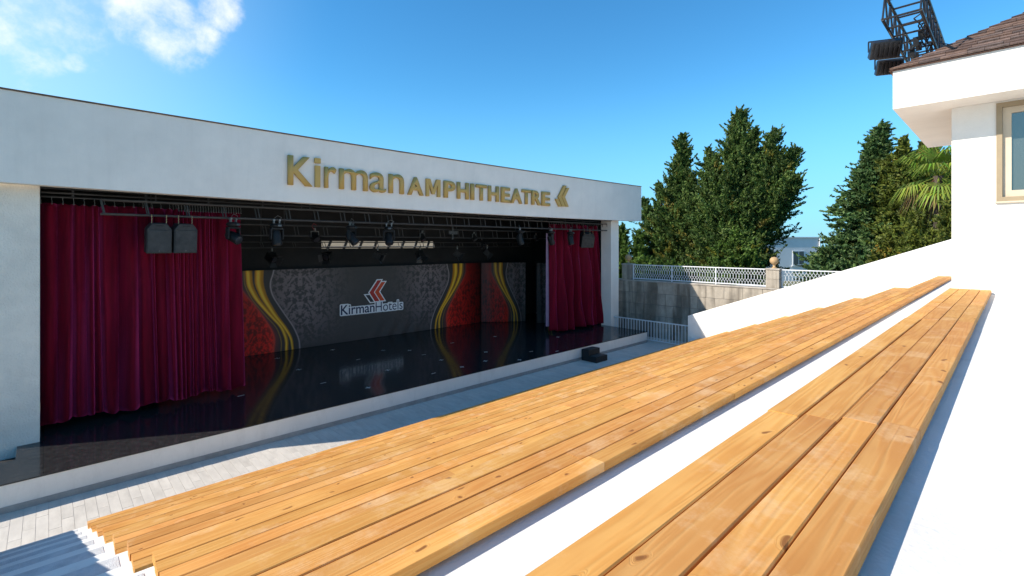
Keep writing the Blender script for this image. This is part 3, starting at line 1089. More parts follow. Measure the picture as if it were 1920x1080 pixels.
def moving_head(label, loc, pan, tilt):
    t = thing('moving_head', label, 'stage light', loc, pan, 'moving head lamps on the front truss')
    for s in (-1, 1):
        b = MB().cbox((0.08 * s, 0, -0.02), (0.03, 0.05, 0.09))
        b.tube((0.08 * s, -0.035, 0.02), (0.08 * s, 0.035, 0.02), 0.03, None, 10)
        b.build('clamp', M['steel'], t)
    b = MB().lathe((0, 0, -0.19), [(0.10, 0), (0.155, 0.03), (0.165, 0.07), (0.14, 0.11), (0.09, 0.125)], 16)
    base = b.build('base', M['lamp_body'], t, smooth=True)
    MB().cbox((0, -0.155, -0.13), (0.10, 0.03, 0.05)).build('display', M['lens'], base)
    yk = MB()
    yk.cbox((0, 0, -0.215), (0.34, 0.12, 0.05))
    for s in (-1, 1):
        yk.cbox((0.165 * s, 0, -0.36), (0.04, 0.10, 0.30), taper=(1, 1.2))
    yk.build('yoke', M['lamp_body'], t, bevel=0.012)
    rot = Matrix.Rotation(tilt, 3, 'X')
    hd = MB()
    prof = [(0.05, -0.20), (0.10, -0.18), (0.125, -0.10), (0.13, 0.0), (0.125, 0.10), (0.135, 0.19), (0.125, 0.21)]
    hd.lathe((0, 0, 0), prof, 16)
    hd.v = [tuple(rot @ Vector(p) + Vector((0, 0, -0.45))) for p in hd.v]
    head = hd.build('head', M['lamp_body'], t, smooth=True)
    ln = MB().lathe((0, 0, 0), [(0.105, 0.205), (0.10, 0.222), (0.05, 0.232)], 14)
    ln.v = [tuple(rot @ Vector(p) + Vector((0, 0, -0.45))) for p in ln.v]
    ln.build('lens', M['lens'], head, smooth=True)
    cb = MB().path([(0.08, 0, 0.02), (0.16, 0.02, 0.10), (0.05, 0.03, 0.15), (-0.05, 0.0, 0.08)], 0.007, 5)
    cb.build('safety_cable', M['steel'], t)
    return t


MH = [('moving head lamp hanging in front of the gathered curtain', 3.478, 0.5, 2.0), ('moving head lamp beside the curtain edge, head hanging down', 4.542, 0.2, 2.9),
      ('moving head lamp aimed low left above the emblem', 6.709, 0.6, 2.4), ('moving head lamp directly above the printed logo', 7.985, -0.4, 2.5),
      ('moving head lamp right of the par cans, before the far curtain', 13.96, 0.9, 2.8), ('moving head lamp at the inner edge of the far curtain', 15.865, 1.2, 2.7),
      ('moving head lamp in front of the far curtain', 17.217, 0.2, 2.9)]
for (lab, x, pan, tilt) in MH:
    moving_head(lab, (x, 14.05, 0.64), pan, tilt)


def par_can(label, loc, pan, tilt, size=1.0):
    t = thing('par_can', label, 'stage light', loc, pan, 'par cans on the middle truss')
    MB().cbox((0, 0, -0.01), (0.03, 0.05, 0.07)).build('clamp', M['steel'], t)
    y = MB()
    y.cbox((0, 0, -0.06), (0.22, 0.025, 0.012))
    for s in (-1, 1):
        y.cbox((0.11 * s, 0, -0.13), (0.008, 0.025, 0.15))
    y.build('yoke', M['steel'], t)
    rot = Matrix.Rotation(tilt, 3, 'X')
    c = MB().lathe((0, 0, 0), [(0.05, -0.16), (0.095, -0.11), (0.10, 0.10), (0.105, 0.11)], 14)
    c.v = [tuple(rot @ Vector(p) + Vector((0, 0, -0.2))) for p in c.v]
    can = c.build('can', M['lamp_body'], t, smooth=True)
    l_ = MB().lathe((0, 0, 0), [(0.085, 0.10), (0.08, 0.116)], 14)
    l_.v = [tuple(rot @ Vector(p) + Vector((0, 0, -0.2))) for p in l_.v]
    l_.build('lens', M['lens'], can)
    t.scale = (size,) * 3
    return t


for (lab, x, tl, sz) in (('par can with a red cable left of the bright slot', 6.309, 2.3, 1.3), ('par can between the two moving heads and the bracket', 10.446, 2.5, 1.2),
                         ('par can right of the hanging bracket', 13.027, 2.5, 1.1), ('par can near the dark gap by the far curtain', 16.842, 2.6, 1.1)):
    par_can(lab, (x, 15.86, 0.50), 0.3, tl, sz)
rc = MB().path([(6.30, 15.85, 0.45), (6.20, 15.82, 0.58), (6.26, 15.82, 0.68), (6.36, 15.84, 0.62)], 0.008, 5)
tag(rc.build('lamp_cable', M['blue_cable']), 'thin red cable looped above a par can', 'cable')
t = thing('truss_bracket', 'flat grey hanging bracket between front and middle trusses', 'bracket', (11.77, 15.7, 0.2))
MB().box(-0.03, 0.03, -0.03, 0.03, 0, 0.55).build('stem', M['truss_metal'], t)
MB().box(-0.22, 0.22, -0.06, 0.06, 0.20, 0.34).build('plate', M['black_metal'], t)


def fresnel(label, loc, pan, tilt):
    t = thing('barn_door_lamp', label, 'stage light', loc, pan, 'barn door lamps under the rear truss')
    MB().cbox((0, 0, 0.05), (0.035, 0.05, 0.16)).build('clamp', M['steel'], t)
    y = MB().cbox((0, 0, -0.04), (0.34, 0.03, 0.012))
    for s in (-1, 1):
        y.cbox((0.17 * s, 0, -0.15), (0.01, 0.03, 0.22))
    y.build('yoke', M['lamp_body'], t)
    rot = Matrix.Rotation(tilt, 3, 'X')
    b = MB().cbox((0, 0, -0.02), (0.30, 0.27, 0.30), taper=(0.9, 0.9))
    b.v = [tuple(rot @ Vector(p) + Vector((0, 0, -0.26))) for p in b.v]
    body = b.build('body', M['lamp_body'], t, bevel=0.012)
    l_ = MB().lathe((0, 0, 0.13), [(0.11, 0), (0.10, 0.02), (0.03, 0.035)], 12)
    l_.v = [tuple(rot @ Vector(p) + Vector((0, 0, -0.26))) for p in l_.v]
    l_.build('lens', M['lens'], body)
    for a in range(4):
        r2 = Matrix.Rotation(a * math.pi / 2, 3, 'Z')
        d = MB()
        d.add([r2 @ Vector(p) for p in ((-0.12, 0.135, 0.13), (0.12, 0.135, 0.13), (0.15, 0.23, 0.27), (-0.15, 0.23, 0.27))], [(0, 1, 2, 3)])
        d.v = [tuple(rot @ Vector(p) + Vector((0, 0, -0.26))) for p in d.v]
        o = d.build('barn_door', M['black_metal'], body)
        o.modifiers.new('thickness', 'SOLIDIFY').thickness = 0.004
    return t


for (lab, x, z, pan, tl) in (('barn door lamp under the rear truss, next to the curtain', 5.729, -0.22, 0.4, 2.2), ('barn door lamp at the left end of the bright slot', 7.724, -0.2, -0.9, 1.9),
                             ('barn door lamp above the printed logo, tilted to the right', 9.825, -0.22, 0.9, 2.0), ('dark barn door lamp under the middle of the bright slot', 11.864, -0.22, 0.1, 2.6),
                             ('barn door lamp right of the bright slot, tilted', 13.928, -0.2, 1.0, 2.2), ('barn door lamp farthest right on the rear truss', 15.789, -0.18, 0.9, 2.3)):
    fresnel(lab, (x, 18.2, z), pan, tl)
fresnel('small lamp clamped above the farthest barn door lamp', (15.44, 18.2, 0.22), 0.4, 2.4).scale = (0.75,) * 3


# ------------------------------------------------------------------ loudspeakers
def speaker(label, loc, rz, tilt):
    t = thing('loudspeaker', label, 'speaker', loc, rz, 'loudspeakers hung from the front truss')
    w, d, h = 0.48, 0.40, 0.70
    rot = Matrix.Rotation(tilt, 3, 'X')
    cb = MB()
    pr = [(-w / 2, 0), (w / 2, 0), (w / 2, h * 0.80), (w * 0.30, h), (-w * 0.30, h), (-w / 2, h * 0.80)]
    cb.prism([(x, -d / 2, z - h) for (x, z) in pr], (0, d, 0))
    cb.v = [tuple(rot @ Vector(p)) for p in cb.v]
    cab = cb.build('cabinet', M['speaker'], t, bevel=0.012)
    gr = MB().prism([(-w / 2 + .02, -d / 2 - 0.018, -h + .03), (w / 2 - .02, -d / 2 - 0.018, -h + .03), (w / 2 - .02, -d / 2 - 0.018, -h * 0.22),
                     (-w / 2 + .02, -d / 2 - 0.018, -h * 0.22)], (0, 0.016, 0))
    gr.v = [tuple(rot @ Vector(p)) for p in gr.v]
    gr.build('grille', M['grille'], t, bevel=0.006)
    hn = MB().cbox((0, -d / 2 - 0.003, -0.05), (0.16, 0.006, 0.022))
    hn.v = [tuple(rot @ Vector(p)) for p in hn.v]
    hn.build('handle_slot', M['black_paint'], cab)
    bd = MB().lathe((0, -d / 2 - 0.02, -h + 0.06), [(0.010, 0), (0.008, 0.006)], 8, axis=(0, -1, 0))
    bd.v = [tuple(rot @ Vector(p)) for p in bd.v]
    bd.build('badge', M['steel'], cab)
    for s in (-1, 1):
        c = MB()
        x = 0.14 * s
        for q in range(7):
            zc = -0.03 + q * 0.032
            ax = (1, 0, 0) if q % 2 else (0, 1, 0)
            c.tube((x - 0.006 * ax[0], -0.12 - .006 * ax[1], zc), (x + 0.006 * ax[0], -0.12 + .006 * ax[1], zc + 0.034), 0.008, None, 6)
        c.lathe((x, -0.14, -0.045), [(0.006, -0.02), (0.020, -0.012), (0.020, 0.012), (0.006, 0.02)], 8, axis=(0, 1, 0))
        c.build('chain', M['brass'], t)
    return t


speaker('dark grey loudspeaker, left of the pair hung before the near curtain', (1.895, 14.02, 0.50), 0.0, R(5))
speaker('dark grey loudspeaker, right of the pair hung before the near curtain', (2.40, 14.02, 0.50), 0.10, R(5))
speaker('tilted loudspeaker with black side, nearer of the pair before the far curtain', (18.45, 14.1, 0.55), R(-34), R(22))
speaker('tilted loudspeaker, outer of the pair before the far curtain', (19.02, 14.35, 0.55), R(-34), R(22))


# ------------------------------------------------------------------ gold sign on the fascia
def glyph(ch, bold):
    cu = bpy.data.curves.new('glyph', 'FONT')
    cu.body = ch
    cu.size = 1.0
    cu.offset = bold
    cu.resolution_u = 6
    o = bpy.data.objects.new('glyph', cu)
    COL.objects.link(o)
    bpy.context.view_layer.update()
    dg = bpy.context.evaluated_depsgraph_get()
    me = bpy.data.meshes.new_from_object(o.evaluated_get(dg))
    bpy.data.objects.remove(o)
    bpy.data.curves.remove(cu)
    co = np.array([v.co[:] for v in me.vertices])
    return me, co


def letter_mesh(ch, x0, x1, z0, z1, thick, bold=0.022):
    """raised letter: glyph face pulled into the wanted box and given depth along +Y"""
    if ch == 'i' and thick:
        w_, h_ = x1 - x0, z1 - z0
        return MB().box(0, w_, 0, thick, 0, h_ * 0.74).box(-0.01, w_ + 0.01, 0, thick, h_ * 0.83, h_).mesh('letter')
    if ch == 'M':
        b = MB().prism([(p[0] * (x1 - x0), 0, p[1] * (z1 - z0)) for p in ((0, 0), (0, 1), (.27, 1), (.5, .40), (.73, 1), (1, 1), (1, 0), (.80, 0), (.80, .70),
                                                                    (.585, .14), (.415, .14), (.20, .70), (.20, 0))], (0, thick, 0))
        return b.mesh('letter')
    me, co = glyph(ch, bold)
    mn, mx = co.min(0), co.max(0)
    sx = (x1 - x0) / (mx[0] - mn[0])
    sz = (z1 - z0) / (mx[1] - mn[1])
    bm = bmesh.new()
    bm.from_mesh(me)
    for v in bm.verts:
        v.co = Vector(((v.co.x - mn[0]) * sx, 0.0, (v.co.y - mn[1]) * sz))
    bmesh.ops.remove_doubles(bm, verts=bm.verts, dist=1e-5)
    if thick:
        r = bmesh.ops.extrude_face_region(bm, geom=bm.faces[:])
        for e in r['geom']:
            if isinstance(e, bmesh.types.BMVert):
                e.co.y += thick
    bmesh.ops.recalc_face_normals(bm, faces=bm.faces)
    me2 = bpy.data.meshes.new('letter')
    bm.to_mesh(me2)
    bm.free()
    bpy.data.meshes.remove(me)
    return me2


SIGN = [('K', 4.616, 5.26, 0.79), ('i', 5.335, 5.475, 0.80), ('r', 5.60, 5.94, 0.60), ('m', 6.03, 6.90, 0.60), ('a', 6.975, 7.50, 0.60), ('n', 7.61, 8.13, 0.60),
        ('A', 8.28, 8.86, 0.575), ('M', 8.97, 9.53, 0.575), ('P', 9.69, 10.16, 0.575), ('H', 10.25, 10.75, 0.575), ('I', 10.85, 11.00, 0.575),
        ('T', 11.10, 11.59, 0.575), ('H', 11.68, 12.19, 0.575), ('E', 12.32, 12.77, 0.575), ('A', 12.82, 13.42, 0.575), ('T', 13.43, 13.92, 0.575),
        ('R', 13.98, 14.52, 0.575), ('E', 14.57, 15.07, 0.575)]
LOGO = {'a': [(940, 185), (1020, 185), (868, 420), (980, 602), (890, 605), (780, 420)],
        'b': [(1020, 225), (1100, 225), (972, 415), (1085, 600), (998, 600), (885, 420)],
        'c': [(700, 465), (780, 465), (870, 610), (800, 610)]}


def logo_pts(key, x0, x1, z0, z1):
    return [(x0 + (px - 700) / 400 * (x1 - x0), z1 - (py - 185) / 425 * (z1 - z0)) for (px, py) in LOGO[key]]


sign = thing('fascia_sign', 'gold raised lettering reading Kirman AMPHITHEATRE with chevron emblem', 'sign', (4.6, Y_FASC, 1.58))
for (ch, xa, xb, hgt) in SIGN:
    zb = 1.585 - sag(xa) * 0.0
    if ch in 'a':
        zb -= 0.012
    me = letter_mesh(ch, xa, xb, 0, hgt, 0.075, (0.018 if ch == 'K' else 0.006 if hgt > 0.59 else 0.03))
    o = put('letter', me, M['gold'], sign)
    o.location = (xa - 4.6, -0.085, zb - 1.58)
for key in 'abc':
    pts = logo_pts(key, 15.40, 16.30, 1.60, 2.52)
    MB().prism([(x - 4.6, -0.085, z - 1.58) for (x, z) in pts], (0, 0.075, 0)).build('emblem_bar', M['gold'], sign)

# ------------------------------------------------------------------ printed backdrop
ZB0, ZB1 = Z_STAGE + 0.012, -0.955
YB = 19.15


def curve_set():
    K = 906.7
    C_, S_ = math.cos(R(46.12)), math.sin(R(46.12))

    def conv(p):
        px, py = 440 + p[0] / 5.4, 480 + p[1] / 5.4
        q = (px - 960) / K
        b_ = S_ - q * C_
        return ((C_ + q * S_) / b_ * YB, -(py - 458) / K / b_ * YB)
    raw = {'y1': [(140, 150), (150, 300), (225, 440), (365, 600), (480, 720), (530, 850), (525, 960)],
           'y2': [(250, 150), (245, 280), (295, 420), (410, 600), (510, 720), (575, 830), (590, 945)],
           'w': [(400, 150), (355, 280), (380, 400), (500, 580), (600, 720), (655, 850), (660, 935)],
           'r': [(40, 300), (90, 370), (200, 500), (310, 650), (380, 760), (405, 850), (390, 950)]}
    out = {}
    for k_, pts in raw.items():
        cv = sorted([conv(p) for p in pts], key=lambda t: t[1])
        zz = np.array([c[1] for c in cv])
        xx = np.array([c[0] for c in cv])
        out[k_] = (zz, xx)
    return out


CS = curve_set()


def smooth_interp(z, key):
    zz, xx = CS[key]
    zs = np.linspace(ZB0 - 0.1, ZB1 + 0.1, 160)
    xs_ = np.interp(zs, zz, xx)
    ker = np.ones(19) / 19
    xs_ = np.convolve(np.pad(xs_, 9, mode='edge'), ker, 'valid')
    return np.interp(z, zs, xs_)


def damask(x, z, xc, sx=1.0, zc=-2.35):
    dx = np.abs(x - xc) * sx * 1.45
    dz = (z - zc) * 1.45
    a = np.sin(9 * dx + 2.4 * np.sin(4.2 * dz + 1.2 * dx)) * np.cos(8 * dz - 2.0 * np.sin(5.5 * dx))
    b_ = np.sin(21 * dx - 5 * dz + 2 * np.sin(9 * dz)) * np.sin(17 * dz + 6 * dx + 1.5 * np.sin(12 * dx))
    c_ = np.sin(38 * dx + 13 * dz) * np.cos(33 * dz - 17 * dx)
    v = a + 0.7 * b_ + 0.35 * c_
    return 1 / (1 + np.exp(-v * 7))


def band(d, w):
    return np.clip(1 - np.abs(d) / w, 0, 1)


def print_half(x, z):
    """colours of the printed cloth, in the frame where the ribbons sweep from top left down to the right"""
    y1, y2, wl, rd = (smooth_interp(z, k_) for k_ in ('y1', 'y2', 'w', 'r'))
    h = (z - ZB0) / (ZB1 - ZB0)
    col = np.stack([np.full_like(x, c) for c in (0.052, 0.047, 0.044)], -1)
    # damask field right of the white line
    fld = np.clip((x - wl) / 0.06, 0, 1)
    dm = damask(x, z, 7.05)
    fade = np.exp(-((x - 7.05) / 1.25) ** 2) * np.clip(h * 2.2, 0, 1)
    t_ = (fld * fade * dm)[..., None]
    col = col * (1 + 0.35 * fld[..., None]) * (1 - t_) + np.array([0.23, 0.18, 0.18]) * t_
    # red field left of its glowing edge
    rf = np.clip((rd - x) / 0.05, 0, 1)
    dm2 = damask(x * 1.0, z, 5.6, 1.4, -3.4)
    glow = np.exp(-np.clip(rd - x, 0, 9) / 0.45)
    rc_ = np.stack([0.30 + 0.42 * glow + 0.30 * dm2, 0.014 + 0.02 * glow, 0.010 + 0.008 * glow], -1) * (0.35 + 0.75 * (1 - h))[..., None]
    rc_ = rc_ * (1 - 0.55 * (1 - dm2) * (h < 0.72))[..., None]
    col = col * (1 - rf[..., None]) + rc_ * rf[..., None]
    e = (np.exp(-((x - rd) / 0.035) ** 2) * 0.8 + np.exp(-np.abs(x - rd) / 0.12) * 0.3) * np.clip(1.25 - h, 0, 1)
    e = e[..., None]
    col = col * (1 - e) + np.array([0.75, 0.055, 0.03]) * e
    # golden ribbons
    for (c0, w0, w1) in ((y1, 0.125, 0.07), (y2, 0.16, 0.055)):
        wd = w1 + (w0 - w1) * np.clip(h * 1.2, 0, 1) ** 1.5
        d = (x - c0)
        m_ = np.clip((wd - np.abs(d)) / 0.025, 0, 1)
        sh = 0.45 + 0.75 * np.exp(-((d + 0.2 * wd) / (0.45 * wd)) ** 2)
        g_ = np.stack([1.0 * sh, 0.50 * sh ** 1.2, 0.04 * sh ** 2], -1)
        col = col * (1 - m_[..., None]) + g_ * m_[..., None]
    thin = np.exp(-((x - (y1 - 0.15 - 0.05 * (1 - h))) / 0.014) ** 2)[..., None] * 0.8
    col = col * (1 - thin) + np.array([0.5, 0.30, 0.05]) * thin
    ln = np.exp(-((x - wl) / 0.022) ** 2)[..., None] * 0.75
    col = col * (1 - ln) + np.array([0.55, 0.46, 0.46]) * ln
    return np.clip(col, 0.004, 0.9)


def cloth_noise(x, z, seed):
    rg = np.random.default_rng(seed)
    o = np.zeros_like(x)
    for _ in range(14):
        kx, kz = rg.normal(0, 2.2), rg.normal(0, 2.2)
        o += np.sin(kx * x + kz * z + rg.uniform(0, 6.28)) / 14
    return o


nx, nz = 620, 170
gx, gz = np.meshgrid(np.linspace(2.6, 16.15, nx), np.linspace(ZB0, ZB1, nz))
XC = 10.06
xm = np.where(gx <= XC, gx, 2 * XC - gx)
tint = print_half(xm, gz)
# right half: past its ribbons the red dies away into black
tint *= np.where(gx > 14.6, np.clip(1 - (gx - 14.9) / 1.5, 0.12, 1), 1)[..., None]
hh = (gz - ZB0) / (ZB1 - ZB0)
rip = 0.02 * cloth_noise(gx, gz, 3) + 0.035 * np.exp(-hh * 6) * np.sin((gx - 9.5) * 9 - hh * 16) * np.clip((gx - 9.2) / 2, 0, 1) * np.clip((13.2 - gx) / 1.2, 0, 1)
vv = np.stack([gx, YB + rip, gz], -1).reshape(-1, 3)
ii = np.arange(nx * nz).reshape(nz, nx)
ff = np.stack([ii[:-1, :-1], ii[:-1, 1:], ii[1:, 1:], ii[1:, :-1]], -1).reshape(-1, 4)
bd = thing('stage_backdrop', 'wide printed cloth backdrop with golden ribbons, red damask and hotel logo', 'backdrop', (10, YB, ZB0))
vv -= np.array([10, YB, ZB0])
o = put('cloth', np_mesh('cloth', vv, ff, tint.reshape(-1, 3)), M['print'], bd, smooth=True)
# logo printed on the cloth
yl = -0.045


def flat_text(txt, x0, x1, z0, z1, bold, y, mat, name, grow=0.0):
    me = letter_mesh(txt, x0 - grow, x1 + grow, z0 - grow, z1 + grow, 0.0, bold)
    o = put(name, me, mat, bd)
    o.location = (x0 - grow - 10, y, z0 - grow - ZB0)
    return o




def halo(txt, x0, x1, z0, z1, y):
    _, full = glyph(txt, 0.0)
    fx0, fx1, fz0, fz1 = full[:, 0].min(), full[:, 0].max(), full[:, 1].min(), full[:, 1].max()
    kx, kz = (x1 - x0) / (fx1 - fx0), (z1 - z0) / (fz1 - fz0)
    for i, ch_ in enumerate(txt):
        _, pre = glyph(txt[:i + 1], 0.0)
        _, own = glyph(ch_, 0.0)
        r_ = pre[:, 0].max()
        l_ = r_ - (own[:, 0].max() - own[:, 0].min())
        gx0, gx1 = x0 + (l_ - fx0) * kx, x0 + (r_ - fx0) * kx
        gz0, gz1 = z0 + (own[:, 1].min() - fz0) * kz, z0 + (own[:, 1].max() - fz0) * kz
        g_ = 0.045
        # a rounded plate just larger than the letter
        pts_, rr_ = [], 0.05
        for (cx_, cz_, a0) in ((gx1 + g_ - rr_, gz1 + g_ - rr_, 0), (gx0 - g_ + rr_, gz1 + g_ - rr_, 90), (gx0 - g_ + rr_, gz0 - g_ + rr_, 180), (gx1 + g_ - rr_, gz0 - g_ + rr_, 270)):
            for q_ in range(4):
                a_ = R(a0 + 30 * q_)
                pts_.append((cx_ + rr_ * math.cos(a_) - 10, y - 0.0004 * i, cz_ + rr_ * math.sin(a_) - ZB0))
        MB().add(pts_, [tuple(range(len(pts_)))]).build('lettering_outline', M['white_print'], bd)


halo('Kirman', 8.66, 10.16, -2.905, -2.50, yl)
halo('Hotels', 10.21, 11.53, -2.905, -2.50, yl - 0.0025)
flat_text('Kirman', 8.66, 10.16, -2.905, -2.50, 0.012, yl - 0.009, M['navy'], 'lettering')
flat_text('Hotels', 10.21, 11.53, -2.905, -2.50, -0.004, yl - 0.009, M['navy'], 'lettering')
for key, mt in (('a', 'red_print'), ('b', 'orange_print'), ('c', 'grey_print')):
    pts = logo_pts(key, 9.74, 10.67, -2.47, -1.56)
    cx = sum(p[0] for p in pts) / len(pts)
    cz = sum(p[1] for p in pts) / len(pts)
    big = []
    n_ = len(pts)
    for i in range(n_):                       # outline: push every corner out along its bisector
        a, b, c = Vector(pts[i - 1]), Vector(pts[i]), Vector(pts[(i + 1) % n_])
        n1 = Vector(((b - a).y, -(b - a).x)).normalized()
        n2 = Vector(((c - b).y, -(c - b).x)).normalized()
        s = (n1 + n2)
        s = s / max(0.5, s.length_squared / 2)
        big.append(b - s * 0.05 * (-1 if sum((pts[k][0] * pts[(k + 1) % n_][1] - pts[(k + 1) % n_][0] * pts[k][1]) for k in range(n_)) > 0 else 1))
    zoff = {'a': 0.0, 'b': -0.0012, 'c': -0.0024}[key]
    MB().add([(x - 10, yl + zoff, z - ZB0) for (x, z) in big], [tuple(range(n_))]).build('emblem_outline', M['white_print'], bd)
    MB().add([(x - 10, yl - 0.006 + zoff, z - ZB0) for (x, z) in pts], [tuple(range(n_))]).build('emblem_bar', M[mt], bd)

# angled side cloths at the far wing


def side_cloth(label, ax, ay, bx, by, u0, u1, seed, fade):
    L = math.hypot(bx - ax, by - ay)
    n1, n2 = 200, 130
    gu, gz_ = np.meshgrid(np.linspace(0, 1, n1), np.linspace(ZB0, ZB1, n2))
    tn = print_half(u0 + (u1 - u0) * gu, gz_)
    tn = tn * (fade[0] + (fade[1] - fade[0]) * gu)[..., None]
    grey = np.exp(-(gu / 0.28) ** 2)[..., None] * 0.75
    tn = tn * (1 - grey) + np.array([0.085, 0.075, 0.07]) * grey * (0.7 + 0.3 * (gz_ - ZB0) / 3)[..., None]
    rp = 0.05 * cloth_noise(gu * L * 1.6, gz_ * 1.2, seed) + 0.03 * np.sin(gu * 21 + gz_ * 0.7)
    nx_, ny_ = (by - ay) / L, -(bx - ax) / L
    v = np.stack([ax + (bx - ax) * gu + rp * nx_, ay + (by - ay) * gu + rp * ny_, gz_], -1).reshape(-1, 3)
    i_ = np.arange(n1 * n2).reshape(n2, n1)
    f = np.stack([i_[:-1, :-1], i_[:-1, 1:], i_[1:, 1:], i_[1:, :-1]], -1).reshape(-1, 4)
    v -= np.array([ax, ay, ZB0])
    o = put('side_cloth', np_mesh('side_cloth', v, f, tn.reshape(-1, 3)), M['print'], smooth=True)
    o.location = (ax, ay, ZB0)
    o.modifiers.new('thickness', 'SOLIDIFY').thickness = 0.004
    return tag(o, label, 'cloth')


side_cloth('creased printed side cloth angled beside the main backdrop', 16.19, 19.12, 18.05, 17.75, 4.25, 7.35, 8, (1.0, 0.55))
side_cloth('narrow dark printed cloth next to the far curtain', 18.05, 16.95, 18.9, 16.2, 7.6, 6.0, 12, (0.5, 0.5))

# ------------------------------------------------------------------ stage steps
st = thing('stage_steps', 'small black two step box stair standing against the stage front', 'steps', (15.1, 11.78, Z_FLOOR))
MB().box(0, 0.72, -0.36, -0.01, 0.0, 0.44).build('upper_step', M['black_paint'], st, bevel=0.006)
MB().box(0.0, 0.72, -0.72, -0.362, 0.0, 0.22).build('lower_step', M['black_paint'], st, bevel=0.006)
MB().box(0.06, 0.66, -0.34, -0.03, 0.4405, 0.446).build('tread', M['grille'], st)
MB().box(0.06, 0.66, -0.70, -0.39, 0.2205, 0.226).build('tread', M['grille'], st)

# ------------------------------------------------------------------ railing between stage and parapet
XR = 20.3
rl = thing('railing', 'white metal bar railing between the stage end and the sloping wall', 'railing', (XR, 9.85, Z_FLOOR))
MB().box(-0.025, 0.025, -0.05, 3.95, 0.93, 0.975).build('top_rail', M['rail'], rl)
MB().box(-0.02, 0.02, -0.03, 3.95, 0.06, 0.09).build('bottom_rail', M['rail'], rl)
bme = MB().box(-0.012, 0.012, -0.012, 0.012, 0.09, 0.93).mesh('bar')
bme.materials.append(M['rail'])
k = 0
while k * 0.152 < 3.9:
    o = bpy.data.objects.new('bar', bme)
    COL.objects.link(o)
    o.parent = rl
    o.location = (0, 0.08 + k * 0.152, 0)
    k += 1

# ------------------------------------------------------------------ stone boundary wall, piers, lattice fence
XS = 21.40
ZC = -1.80
sw = thing('stone_wall', 'tall beige block retaining wall with dark rain streaks, half in shade', 'wall', (XS, 7.0, Z_FLOOR))
MB().box(0.02, 0.45, -6.9, 8.4, -0.4, ZC - Z_FLOOR - 0.06).build('core', M['mortar'], sw)
ch, cw = 0.545, 0.795
for r in range(5):
    z0 = (ZC - 0.06 - Z_FLOOR) - (r + 1) * ch
    x = -6.9 - (cw / 2 if r % 2 else 0)
    while x < 8.4:
        a, b2 = max(-6.9, x), min(8.4, x + cw)
        if b2 - a > 0.15:
            dpt = random.uniform(-0.006, 0.006)
            MB().box(dpt, 0.03, a + 0.006, b2 - 0.006, z0 + 0.006, z0 + ch - 0.006).build('block', M['stone'], sw, bevel=0.006)
        x += cw
MB().box(-0.03, 0.48, -6.9, 8.4, ZC - Z_FLOOR - 0.058, ZC - Z_FLOOR).build('coping', M['stone_cap'], sw, bevel=0.01)
# stains washed down the stone: streak tone multiplied into the block material
smt = M['stone'].node_tree
_bs = smt.nodes['Principled BSDF']
_src = _bs.inputs['Base Color'].links[0].from_socket
geo = smt.nodes.new('ShaderNodeNewGeometry')
mpg = smt.nodes.new('ShaderNodeMapping')
mpg.inputs['Scale'].default_value = (0.2, 1.35, 0.10)
smt.links.new(geo.outputs['Position'], mpg.inputs['Vector'])
nst = smt.nodes.new('ShaderNodeTexNoise')
nst.inputs['Scale'].default_value = 1.6
nst.inputs['Detail'].default_value = 5
nst.inputs['Distortion'].default_value = 0.6
smt.links.new(mpg.outputs['Vector'], nst.inputs['Vector'])
mrs = smt.nodes.new('ShaderNodeMapRange')
mrs.inputs['From Min'].default_value = 0.46
mrs.inputs['From Max'].default_value = 0.62
mrs.inputs['To Max'].default_value = 0.85
smt.links.new(nst.outputs['Fac'], mrs.inputs['Value'])
mxs = smt.nodes.new('ShaderNodeMixRGB')
mxs.blend_type = 'MULTIPLY'
mxs.inputs['Color2'].default_value = (0.34, 0.33, 0.31, 1)
smt.links.new(mrs.outputs['Result'], mxs.inputs['Fac'])
smt.links.new(_src, mxs.inputs['Color1'])
smt.links.new(mxs.outputs['Color'], _bs.inputs['Base Color'])


def gate_pier(label, y0, y1):
    t = thing('wall_pier', label, 'pier', (XS + 0.2, (y0 + y1) / 2, ZC), 0, 'ball topped piers on the stone wall')
    w_ = (y1 - y0)
    n_ = 2
    for q in range(n_):
        MB().box(-0.23, 0.23, -w_ / 2, w_ / 2, 0.002 + q * 0.375, 0.002 + (q + 1) * 0.375 - 0.006).build('block', M['stone'], t, bevel=0.006)
    MB().box(-0.26, 0.26, -w_ / 2 - 0.03, w_ / 2 + 0.03, 0.752, 0.81).build('cap', M['stone_cap'], t, bevel=0.012)
    MB().lathe((0, 0, 0.81), [(0.10, 0), (0.10, 0.03), (0.06, 0.05), (0.045, 0.12), (0.09, 0.17), (0.155, 0.23), (0.175, 0.31), (0.155, 0.39), (0.10, 0.45), (0.02, 0.47)],
               16).build('finial', M['finial'], t, smooth=True)


gate_pier('stone pier with ball finial at the stage end of the lattice fence', 13.56, 14.04)
gate_pier('stone pier with ball finial between the two lattice fence panels', 6.62, 7.12)


